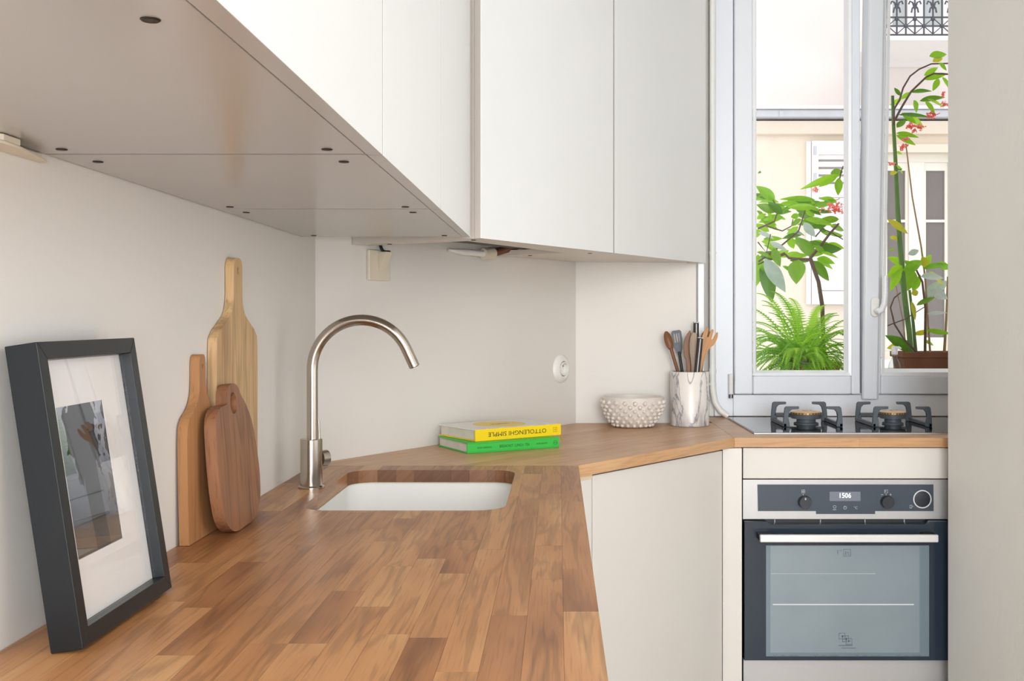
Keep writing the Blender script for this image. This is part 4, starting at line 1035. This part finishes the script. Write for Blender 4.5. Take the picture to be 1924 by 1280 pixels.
# window in the facade
fw = struct(empty('window_2', (fxx(1728), FY+.1, wz0)))
m = MB(); ring(m, wx0, wx1, wz0, wz1, .05, .05, .06, .06, FY+.06, FY+.12); m.box(fxx(1712.5), fxx(1741), FY+.055, FY+.12, wz0+.06, wz1-.06)
obj('window_frame', m, M_wfr, fw)
for x0, x1 in ((wx0+.05, fxx(1712.5)), (fxx(1741), wx1-.05)):
    m = MB(); ring(m, x0+.001, x1-.001, wz0+.061, wz1-.061, .02, .02, .10, .06, FY+.075, FY+.115); ss = obj('sash', m, M_wfr, fw)
    m = MB(); m.box(x0+.021, x1-.021, FY+.078, FY+.112, fz(416), fz(411)); obj('glazing_bar', m, M_wfr, ss)
    m = MB(); m.box(x0+.021, x1-.021, FY+.095, FY+.10, wz0+.162, wz1-.122); obj('pane', m, M_dark, ss)
m = MB(); m.box(wx0-.1, wx1+.1, FY-.05, FY-.002, wz1+.0, wz1+.06); obj('lintel', m, M_fac2, fw)
m = MB(); m.box(wx0-.1, wx1+.1, FY-.10, FY-.002, wz0-.06, wz0); obj('sill', m, M_shut, fw)
# open shutter against the facade
sh = thing('window_shutter', 'white louvred shutter folded open on the facade across the courtyard', 'shutter', (fxx(1560), FY-.05, fz(572)))
x0, x1 = fxx(1523), fxx(1628); z0, z1 = fz(572), fz(267)
m = MB(); m.box(fxx(1514), fxx(1522), FY-.03, FY-.003, z0, z1); obj('jamb_strip', m, M_shut, sh)
m = MB(); ring(m, x0, x1, z0, z1, .046, .046, .10, .10, FY-.055, FY-.012); m.box(x0+.046, x1-.046, FY-.055, FY-.012, fz(372), fz(357)); obj('shutter_frame', m, M_shut, sh)
m = MB(); m.box(x0+.047, x1-.047, FY-.035, FY-.02, fz(546), fz(372.5)); m.box(x0+.047, x1-.047, FY-.045, FY-.035, fz(525), fz(392)); obj('shutter_panel', m, M_shut, sh)
for py in range(296, 356, 14):
    m = MB(); m.box(-(x1-x0)/2+.048, (x1-x0)/2-.048, -.004, .004, -.022, .022, M=Matrix.Translation(((x0+x1)/2, FY-.034, fz(py))) @ Matrix.Rotation(math.radians(-28), 4, 'X')); obj('slat', m, M_shut, sh)
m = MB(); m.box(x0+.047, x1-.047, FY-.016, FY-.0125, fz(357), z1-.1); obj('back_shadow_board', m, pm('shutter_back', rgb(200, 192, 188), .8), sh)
for py in (285, 335):
    m = MB(); m.tube([(fxx(1528), FY-.058, fz(py+8)), (fxx(1528), FY-.058, fz(py-8))], .012, 8); obj('hinge', m, M_zinc, sh)
# balcony above
BY = FY-.75
bal = thing('balcony', 'wrought-iron balcony on a white slab high on the facade opposite', 'balcony', (fxx(1730, BY), FY, fz(78, BY)))
m = MB(); m.box(fxx(1640, BY), fxx(1840, BY), BY-.03, FY-.003, fz(78, BY), fz(68.5, BY)); obj('slab', m, M_shut, bal, bevel=.01)
ry = BY
def bar(p, q, r, nm='bar'):
    m = MB(); m.tube([p, q], r, 6); return obj(nm, m, M_ironr, bal)
P_ = lambda px, py: (fxx(px, ry), ry, fz(py, ry))
for py in (65.5, 49, 32.5, -55):
    bar(P_(1650, py), P_(1830, py), .006 if py > 0 else .014, 'rail')
bars = [1651+17*k for k in range(11)]
for k, x in enumerate(bars):
    bar(P_(x, 66), P_(x, -55), .006, 'baluster')
    m = MB(); m.lathe([(0, -.016), (.014, -.008), (.016, 0), (.014, .008), (0, .016)], 8, Matrix.Translation(P_(x, 49 if k % 2 else 36))); obj('rosette', m, M_ironr, bal)
    if k % 2 == 0: 
        m = MB(); cx, cy, cz = P_(x, 10)
        for s_ in (-1, 1):
            m.tube([(cx, ry, cz-.03), (cx+s_*.016, ry, cz+.02), (cx+s_*.034, ry, cz+.028), (cx+s_*.042, ry, cz+.008)], .006, 6); m.tube([(cx, ry, cz), (cx+s_*.018, ry, cz-.02), (cx+s_*.024, ry, cz-.05)], .006, 6)
        obj('scroll', m, M_ironr, bal)
    if k+1 < len(bars) and k % 2 == 1:
        pass
for k in range(0, len(bars)-2, 2):
    a, c = bars[k], bars[k+2]; b = bars[k+1]
    bar(P_(a, 34), P_(b, 49), .0035, 'brace'); bar(P_(c, 34), P_(b, 49), .0035, 'brace'); bar(P_(a, 64), P_(b, 49), .0035, 'brace'); bar(P_(c, 64), P_(b, 49), .0035, 'brace')
bw_ = struct(empty('window_3', (fxx(1730), FY+.1, bz0)))
m = MB(); ring(m, bx0, bx1, bz0, bz0+2.3, .06, .06, .08, .08, FY+.08, FY+.14); m.box(fxx(1712), fxx(1742), FY+.07, FY+.14, bz0+.08, bz0+2.22); obj('window_frame', m, M_shut, bw_)
for x0, x1 in ((bx0+.06, fxx(1712)), (fxx(1742), bx1-.06)):
    m = MB(); m.box(x0+.001, x1-.001, FY+.10, FY+.105, bz0+.081, bz0+2.219); obj('pane', m, pm('balcony_pane', rgb(176, 180, 178), .15), bw_)
m = MB(); m.box(-6, 12, 3.88, 8, -4.2, -4); struct(obj('courtyard_ground', m, pm('courtyard_paving', rgb(150, 146, 140), .9, var=.1)))

# ------------------------------------------------------------------ plants on the sill
def leaf_mat(name, c1, c2, tr=.55, rough=.4):
    m = bpy.data.materials.new(name); m.use_nodes = True; t = m.node_tree; p = t.nodes['Principled BSDF']; N = t.nodes.new; L = t.links.new
    out = t.nodes['Material Output']
    oi = N('ShaderNodeObjectInfo'); r = N('ShaderNodeValToRGB'); L(oi.outputs['Random'], r.inputs[0]); r.color_ramp.elements[0].color = c1; r.color_ramp.elements[1].color = c2
    tcn = N('ShaderNodeTexCoord'); n = N('ShaderNodeTexNoise'); n.inputs['Scale'].default_value = 4; L(tcn.outputs['Object'], n.inputs['Vector'])
    mx = N('ShaderNodeMixRGB'); mx.blend_type = 'OVERLAY'; mx.inputs[0].default_value = .3; L(r.outputs[0], mx.inputs[1]); L(n.outputs['Fac'], mx.inputs[2])
    L(mx.outputs[0], p.inputs['Base Color']); p.inputs['Roughness'].default_value = rough
    tl_ = N('ShaderNodeBsdfTranslucent'); L(mx.outputs[0], tl_.inputs[0]); ms = N('ShaderNodeMixShader'); ms.inputs[0].default_value = tr
    L(p.outputs[0], ms.inputs[1]); L(tl_.outputs[0], ms.inputs[2]); L(ms.outputs[0], out.inputs[0]); return m
L_g = leaf_mat('leaf_bright', rgb(126, 186, 28), rgb(168, 218, 44)); L_d = leaf_mat('leaf_mid', rgb(84, 136, 22), rgb(124, 172, 34), .45)
L_y = leaf_mat('leaf_yellow', rgb(186, 186, 40), rgb(214, 208, 70)); L_w = leaf_mat('leaf_pale_back', rgb(170, 190, 176), rgb(206, 216, 210), .35)
L_f = leaf_mat('fern_green', rgb(140, 200, 30), rgb(200, 238, 70), .6); L_o = leaf_mat('fern_dead', rgb(200, 120, 40), rgb(220, 150, 60), .4)
L_c = leaf_mat('coral_petal', rgb(248, 130, 120), rgb(252, 170, 160), .5, .6)
M_bark = pm('bark', rgb(104, 82, 70), .9, var=.2, vscale=60, bump=.4, bscale=120)
M_cane = pm('green_cane', rgb(84, 122, 44), .5, var=.15, vscale=20)
M_stick = pm('dry_cane', rgb(168, 140, 104), .7, var=.15, vscale=30)
def leaf_mesh(wr, mat, bend, fold, nm):
    """unit leaf along +y, width wr, drooping by bend, folded by fold, with a thickness from a second skin"""
    n = 9; vs = []; fs = []
    for i in range(n+1):
        t_ = i/n; hw = wr/2*(math.sin(PI*min(1, t_*1.0))**.75)*(1.15-.5*t_) if 0 < t_ < 1 else .004
        z = -bend*t_*t_; 
        for s_ in (-1, -.5, 0, .5, 1): vs.append((hw*s_, t_, z+abs(s_)*hw*fold))
    for i in range(n):
        for k in range(4): fs.append((i*5+k, i*5+k+1, (i+1)*5+k+1, (i+1)*5+k))
    m = MB(); m.add(vs, fs); return m.mesh(nm, mat, True)
LM = {}
def leaf(parent, p0, p1, wr, mat, roll=0.0, bend=.18):
    key = (mat.name, round(wr*10), round(bend*10))
    if key not in LM: LM[key] = leaf_mesh(round(wr*10)/10, mat, round(bend*10)/10, .25, 'leaf')
    o = bpy.data.objects.new('leaf', LM[key]); C.objects.link(o); o.parent = parent
    d = p1-p0; ln = d.length; y = d.normalized()
    z = Vector((0, -1, .35)); z = (z-y*z.dot(y)).normalized(); x = y.cross(z)
    M = frame(p0, x*ln, y*ln, z*ln) @ Matrix.Rotation(roll, 4, 'Y')
    o.matrix_basis = chain(parent).inverted() @ M
    return o
def flower(parent, c, r, n):
    m = MB()
    for k in range(n):
        q = Vector((random.gauss(0, .5), random.gauss(0, .3), random.gauss(0, .33)))*r
        T = Matrix.Translation(c+q) @ Matrix.Rotation(random.uniform(0, 6), 4, Vector((random.gauss(0, 1), random.gauss(0, 1), random.gauss(0, 1))).normalized())
        s_ = random.uniform(.006, .009)
        m.add([(0, 0, 0), (s_, -s_*.6, .002), (s_*1.4, 0, 0), (s_, s_*.6, .002), (-s_, -s_*.6, .002), (-s_*1.4, 0, 0), (-s_, s_*.6, .002)], [(0, 1, 2, 3), (0, 6, 5, 4)], M=T)
        m.lathe([(0, -.003), (.003, 0), (0, .003)], 5, T)
    return obj('blossom', m, L_c, parent)
SZ = .9585
# begonia behind the fern
by = 4.18; bb = at(1548, 640, by)
pot = thing('begonia', 'leafy begonia shrub with coral flowers behind the left window pane', 'potted plant', (bb.x, by, SZ))
m = MB(); m.lathe([(0, 0), (.05, 0), (.062, .10), (.066, .10), (.066, .115), (.058, .115), (.054, .09), (0, .088)], 24, Matrix.Translation((bb.x, by, SZ))); obj('pot', m, M_terra, pot, smooth=True)
def stem(parent, pts, r, mat, Y, nm='stem'):
    m = MB(); P3 = [at(p[0], p[1], p[2] if len(p) > 2 else Y) for p in pts]
    m.tube(P3, r if isinstance(r, list) else [r*(1-.35*k/max(1, len(P3)-1)) for k in range(len(P3))], 8); return obj(nm, m, mat, parent, smooth=True)
m = MB(); m.tube([(bb.x, by, SZ+.09), at(1545, 575, by), at(1538, 530, by), at(1523, 487, by)], [.0085, .0085, .008, .008], 8); obj('trunk', m, M_bark, pot, smooth=True)
stem(pot, [(1522, 488), (1500, 487), (1482, 485), (1474, 476), (1450, 485)], .006, M_bark, by)
stem(pot, [(1522, 486), (1545, 458), (1560, 438), (1576, 420)], .006, M_bark, by)
stem(pot, [(1474, 478), (1440, 490), (1424, 497)], .004, M_bark, by)
stem(pot, [(1425, 492), (1470, 460), (1500, 435), (1510, 405), (1516, 385)], .0038, M_bark, by)
stem(pot, [(1424, 430), (1455, 416), (1463, 392), (1452, 376)], .0035, M_bark, by)
stem(pot, [(1440, 425), (1470, 434), (1487, 425), (1490, 412)], .003, M_bark, by)
stem(pot, [(1532, 445), (1545, 430), (1560, 436), (1584, 450)], .003, M_bark, by)
stem(pot, [(1576, 345), (1580, 325), (1584, 312)], .003, M_bark, by)
stem(pot, [(1424, 455), (1440, 475), (1448, 440)], .003, M_bark, by)
lv_ = [(1524,484,1500,440,.8,L_d),(1500,488,1494,531,.8,L_d),(1526,490,1562,528,.4,L_d),(1530,470,1584,466,.4,L_d),(1512,412,1569,418,.3,L_g),(1532,382,1474,378,.3,L_g),(1532,390,1480,388,.3,L_g),(1532,376,1470,369,.2,L_g),
 (1456,377,1423,348,.5,L_g),(1458,398,1422,384,.5,L_d),(1470,402,1446,380,.5,L_d),(1460,403,1486,394,.5,L_d),(1530,388,1562,378,.4,L_g),(1578,328,1509,352,.2,L_g),(1576,334,1575,367,.5,L_g),(1572,334,1537,350,.3,L_g),(1560,326,1586,322,.5,L_d),
 (1436,486,1478,549,.4,L_w),(1428,500,1460,566,.6,L_d),(1424,478,1423,540,.5,L_g),(1453,466,1465,501,.5,L_d),(1480,445,1494,468,.6,L_g),(1422,474,1455,484,.4,L_d),(1506,412,1484,424,.5,L_d),(1536,425,1558,442,.4,L_d),(1545,438,1586,438,.3,L_g),
 (1554,458,1588,464,.4,L_g),(1510,418,1532,446,.5,L_w),(1486,408,1504,404,.6,L_g),(1424,438,1456,444,.5,L_w),(1478,432,1514,438,.4,L_w),(1422,396,1440,412,.5,L_d),(1440,395,1452,410,.6,L_g),(1495,394,1520,402,.5,L_d),(1530,420,1548,412,.5,L_g),
 (1500,426,1478,440,.4,L_g),(1446,455,1480,470,.3,L_w),(1530,462,1552,476,.5,L_d),(1430,325,1423,322,.5,L_d),(1424,370,1432,366,.6,L_d),(1540,474,1576,480,.3,L_g),(1470,500,1500,515,.3,L_g),(1560,425,1588,432,.5,L_d),(1422,412,1440,400,.5,L_g),(1520,395,1545,402,.4,L_d)]
for k, (a, b, c, d, wr, mt) in enumerate(lv_):
    Yk = by+random.uniform(-.09, .10); leaf(pot, at(a, b, Yk), at(c, d, Yk+random.uniform(-.03, .03)), wr, mt, random.uniform(-.5, .5), random.choice((.1, .2, .2)))
for k in range(48):
    a, b = random.uniform(1424, 1584), random.uniform(372, 500); Yk = by+random.uniform(.03, .16); an_ = random.uniform(-.6, .9)+(PI if random.random() < .5 else 0)
    leaf(pot, at(a, b, Yk), at(a+38*math.cos(an_), b+24*math.sin(an_), Yk), random.choice((.3, .4, .5)), random.choice((L_g, L_g, L_d)), random.uniform(-.5, .5), .2)
flower(pot, at(1568, 392, 4.12), .034, 60); flower(pot, at(1532, 356, 4.14), .010, 10)
# fern
fy = 4.05; fcn = at(1508, 668, fy)
fe = thing('potted_fern', 'bushy bright green fern filling the bottom of the left window pane', 'potted plant', (fcn.x, fy, SZ))
m = MB(); m.lathe([(0, 0), (.075, 0), (.085, .11), (.09, .11), (.09, .125), (.08, .125), (.075, .105), (0, .10)], 32, Matrix.Translation((fcn.x, fy, SZ))); obj('pot', m, M_blackp, fe, smooth=True)
m = MB(); m.cyl(.074, .104, .112, 24, Matrix.Translation((fcn.x, fy, SZ))); obj('soil', m, M_soil, fe)
def frond_mesh(arch, droop, nl, mat, nm='frond'):
    """frond along +y rising then drooping; toothed leaflets on both sides"""
    m = MB(); P3 = []
    for i in range(nl+1):
        t_ = i/nl; P3.append(Vector((0, t_*(1-.18*t_*droop), arch*t_-droop*t_*t_)))
    m.tube(P3[::3]+[P3[-1]], .006, 4)
    for i in range(2, nl):
        t_ = i/nl; c = P3[i]; ln = .085*math.sin(PI*min(1, t_*.9+.12))**.8*(1-.25*t_)+.012; wl = .8/nl*.33
        dr = (P3[min(i+1, nl)]-P3[i-1]).normalized()
        for s_ in (-1, 1):
            o_ = Vector((s_, 0, -.12)).normalized(); tip = c+o_*ln+dr*ln*.25
            m.add([c-dr*wl, c+o_*ln*.4-dr*wl*1.0+Vector((0, 0, .006)), tip, c+o_*ln*.4+dr*wl*1.1+Vector((0, 0, .006)), c+dr*wl], [(0, 1, 3, 4) if s_ > 0 else (4, 3, 1, 0), (1, 2, 3) if s_ > 0 else (3, 2, 1)])
    return m.mesh(nm, mat, False)
FM = [frond_mesh(a, d, n, L_f) for a, d, n in ((1.0, .75, 26), (.8, .9, 28), (1.3, .8, 28), (.55, .8, 24), (.35, .85, 26), (1.1, 1.1, 30))]
FO = frond_mesh(.2, .6, 18, L_o)
def place_frond(me, c, az, ln, tilt=0.0):
    o = bpy.data.objects.new('frond', me); C.objects.link(o); o.parent = fe
    M = Matrix.Translation(c) @ Matrix.Rotation(az, 4, 'Z') @ Matrix.Rotation(tilt, 4, 'X') @ Matrix.Scale(ln, 4)
    o.matrix_basis = chain(fe).inverted() @ M; return o
for k in range(280):
    az = random.uniform(0, 2*PI); c = Vector((fcn.x+random.gauss(0, .022), fy+random.gauss(0, .022), SZ+.108))
    back = math.cos(az)                                    # +1 away from the window
    ln = random.uniform(.18, .36) if back > -.35 else random.uniform(.14, .235)
    place_frond(random.choice(FM), c, az, ln, random.uniform(-.25, .45))
for az, ln in ((-2.2, .15), (2.6, .13), (3.3, .12)): place_frond(FO, Vector((fcn.x+.02, fy-.03, SZ+.12)), az, ln, .1)
for (px, py, ln, az) in ((1570, 520, .27, -.9), (1583, 548, .26, -1.1), (1491, 552, .24, .15)):
    place_frond(FM[2], Vector((fcn.x+.01, fy+.02, SZ+.11)), az, ln, .30)
# planter and cane begonia on the right
tp = thing('cane_begonia', 'tall cane begonia with pink flowers in a brown trough, right window pane', 'potted plant', (1.42, 3.99, SZ))
ty0, ty1 = 3.915, 4.075; tx0, tx1 = at(1697, 680, ty0).x, 1.62; tz1 = at(1700, 662, ty0).z
m = MB()
lp = [[(tx0+.012+d, ty0+.012+d), (tx1-.012-d, ty0+.012+d), (tx1-.012-d, ty1-.012-d), (tx0+.012+d, ty1-.012-d)] for d in (0,)]
def rect(d, z): return [(tx0+d, ty0+d, z), (tx1-d, ty0+d, z), (tx1-d, ty1-d, z), (tx0+d, ty1-d, z)]
lps = [rect(.018, SZ), rect(.008, tz1-.022), rect(.0, tz1-.020), rect(0, tz1), rect(.012, tz1), rect(.014, tz1-.03)]
m.add([p for l in lps for p in l], [(i*4+k, i*4+(k+1) % 4, (i+1)*4+(k+1) % 4, (i+1)*4+k) for i in range(5) for k in range(4)]+[(3, 2, 1, 0), (20, 21, 22, 23)])
obj('trough', m, M_terra, tp, bevel=.002)
m = MB(); m.box(tx0+.0145, tx1-.0145, ty0+.0145, ty1-.0145, tz1-.0295, tz1-.014); obj('soil', m, M_soil, tp)
cy = 3.99
stem(tp, [(1712, 668), (1708, 620), (1700, 560), (1692, 470), (1687, 400), (1684, 330), (1679, 240), (1677, 180)], [.0105, .0105, .0105, .010, .0095, .008, .007, .006], M_cane, cy, 'cane')
stem(tp, [(1748, 668), (1738, 520), (1731, 465), (1714, 370), (1702, 270)], .0042, M_stick, 4.02, 'cane')
stem(tp, [(1721, 668), (1716, 610), (1709, 545)], .0075, M_cane, 4.03, 'cane')
stem(tp, [(1738, 668), (1739, 580), (1733, 530), (1722, 508)], .0055, M_bark, 4.0, 'cane')
stem(tp, [(1774, 668), (1778, 600), (1781, 520)], .006, M_stick, 4.0, 'cane'); stem(tp, [(1704, 668), (1696, 600), (1683, 535)], .003, M_stick, 4.04, 'cane')
stem(tp, [(1725, 664), (1700, 640), (1681, 610), (1673, 578), (1680, 560), (1692, 550)], .0038, M_bark, 3.97); stem(tp, [(1668, 612), (1700, 600), (1737, 577)], .0025, M_bark, 3.97)
stem(tp, [(1679, 235), (1680, 205), (1690, 188), (1697, 165), (1710, 143), (1727, 130), (1750, 120), (1790, 119)], .0040, M_bark, 3.98); stem(tp, [(1681, 226), (1695, 200), (1712, 172), (1740, 145), (1755, 138), (1790, 140)], .0045, M_bark, 3.96)
rv = [(1694,186,1672,198,.4,L_g),(1712,174,1752,166,.3,L_d),(1712,174,1690,186,.4,L_g),(1717,188,1724,212,.6,L_g),(1728,190,1776,178,.3,L_d),(1742,186,1778,198,.3,L_g),(1738,190,1760,213,.4,L_g),(1688,216,1752,216,.2,L_d),(1700,214,1743,238,.3,L_g),(1695,212,1722,232,.4,L_g),
 (1684,250,1728,256,.3,L_g),(1684,254,1722,272,.3,L_g),(1738,150,1782,136,.3,L_g),(1736,142,1764,126,.4,L_g),(1764,148,1753,170,.5,L_g),(1770,145,1786,164,.5,L_g),(1746,106,1780,100,.5,L_g),(1752,116,1772,108,.6,L_y),(1764,118,1780,132,.5,L_g),(1692,180,1680,164,.4,L_d),(1685,240,1702,224,.6,L_d),
 (1700,498,1668,482,.5,L_g),(1696,500,1668,520,.6,L_g),(1700,506,1738,486,.5,L_g),(1735,506,1784,490,.3,L_g),(1740,502,1733,482,.8,L_y),(1708,502,1702,549,.8,L_d),(1714,546,1732,518,.5,L_g),(1746,510,1776,536,.3,L_y),(1692,506,1672,546,.4,L_g),(1722,574,1758,556,.3,L_d),(1712,566,1722,602,.3,L_y),
 (1716,660,1666,630,.4,L_d),(1668,413,1710,438,.3,L_y),(1671,446,1694,450,.4,L_y),(1684,310,1700,326,.3,L_g),(1684,320,1696,316,.5,L_d),(1672,328,1687,322,.7,L_y),(1684,285,1696,290,.4,L_g),(1736,556,1786,524,.4,L_w),(1730,520,1774,520,.5,L_w),(1748,545,1784,562,.5,L_w),(1742,590,1782,586,.2,L_w),(1716,628,1752,622,.3,L_y),
 (1740,620,1790,628,.2,L_g),(1706,478,1728,470,.5,L_w),(1712,552,1728,548,.7,L_y),(1672,470,1680,468,.9,L_g),(1696,508,1730,500,.5,L_g),(1716,504,1700,488,.6,L_g),(1734,500,1752,478,.5,L_g),(1760,495,1788,505,.5,L_g),(1690,648,1668,655,.6,L_y),(1735,640,1758,648,.3,L_g)]
for (a, b, c, d, wr, mt) in rv:
    Yk = cy+random.uniform(-.05, .06); leaf(tp, at(a, b, Yk), at(c, d, Yk+random.uniform(-.02, .02)), wr, mt, random.uniform(-.45, .45), random.choice((.1, .2)))
for (px, py, r, n) in ((1751, 216, .016, 18), (1711, 237, .014, 14), (1727, 238, .014, 14), (1717, 246, .008, 6), (1696, 277, .012, 9), (1703, 262, .008, 6), (1775, 196, .016, 14), (1771, 178, .006, 5), (1673, 308, .012, 9)):
    flower(tp, at(px, py, 3.95), r, n)
# spray bottle
sb = thing('spray_bottle', 'clear plastic bottle with white cap on the sill beside the trough', 'bottle', (at(1680, 690, 3.89).x, 3.885, SZ))
m = MB(); m.lathe([(0, .0), (.022, 0), (.0245, .004), (.0245, .10), (.020, .125), (.010, .142), (.009, .155)], 28); obj('bottle_body', m, glass('bottle_plastic', (.86, .9, .88, 1), 1.5), sb, world=False, smooth=True)
m = MB(); m.lathe([(0, .1555), (.0115, .1555), (.012, .178), (.009, .186), (0, .187)], 20); m.tube([(0, 0, .178), (.012, -.012, .182), (.018, -.016, .176)], .005, 8); obj('bottle_cap', m, M_plast, sb, world=False, smooth=True)
m = MB(); m.lathe([(.0249, .085), (.0249, .125)][::-1], 28, Matrix.Translation((0, 0, -.02))); 
m = MB(); m.lathe([(.0247, .066), (.0251, .066), (.0251, .096), (.0247, .096)], 28, close=True); lb = obj('bottle_label', m, M_whc, sb, world=False)
m = MB()
for z in (.070, .077, .084, .090): m.box(-.014, .006, -.0262, -.0252, z, z+.004)
obj('label_print', m, pm('label_red', rgb(196, 60, 84), .5), lb, world=False)
m = MB(); m.box(.009, .016, -.0225, -.021, .068, .094); obj('label_print', m, pm('label_blue', rgb(52, 60, 110), .5), lb, world=False)
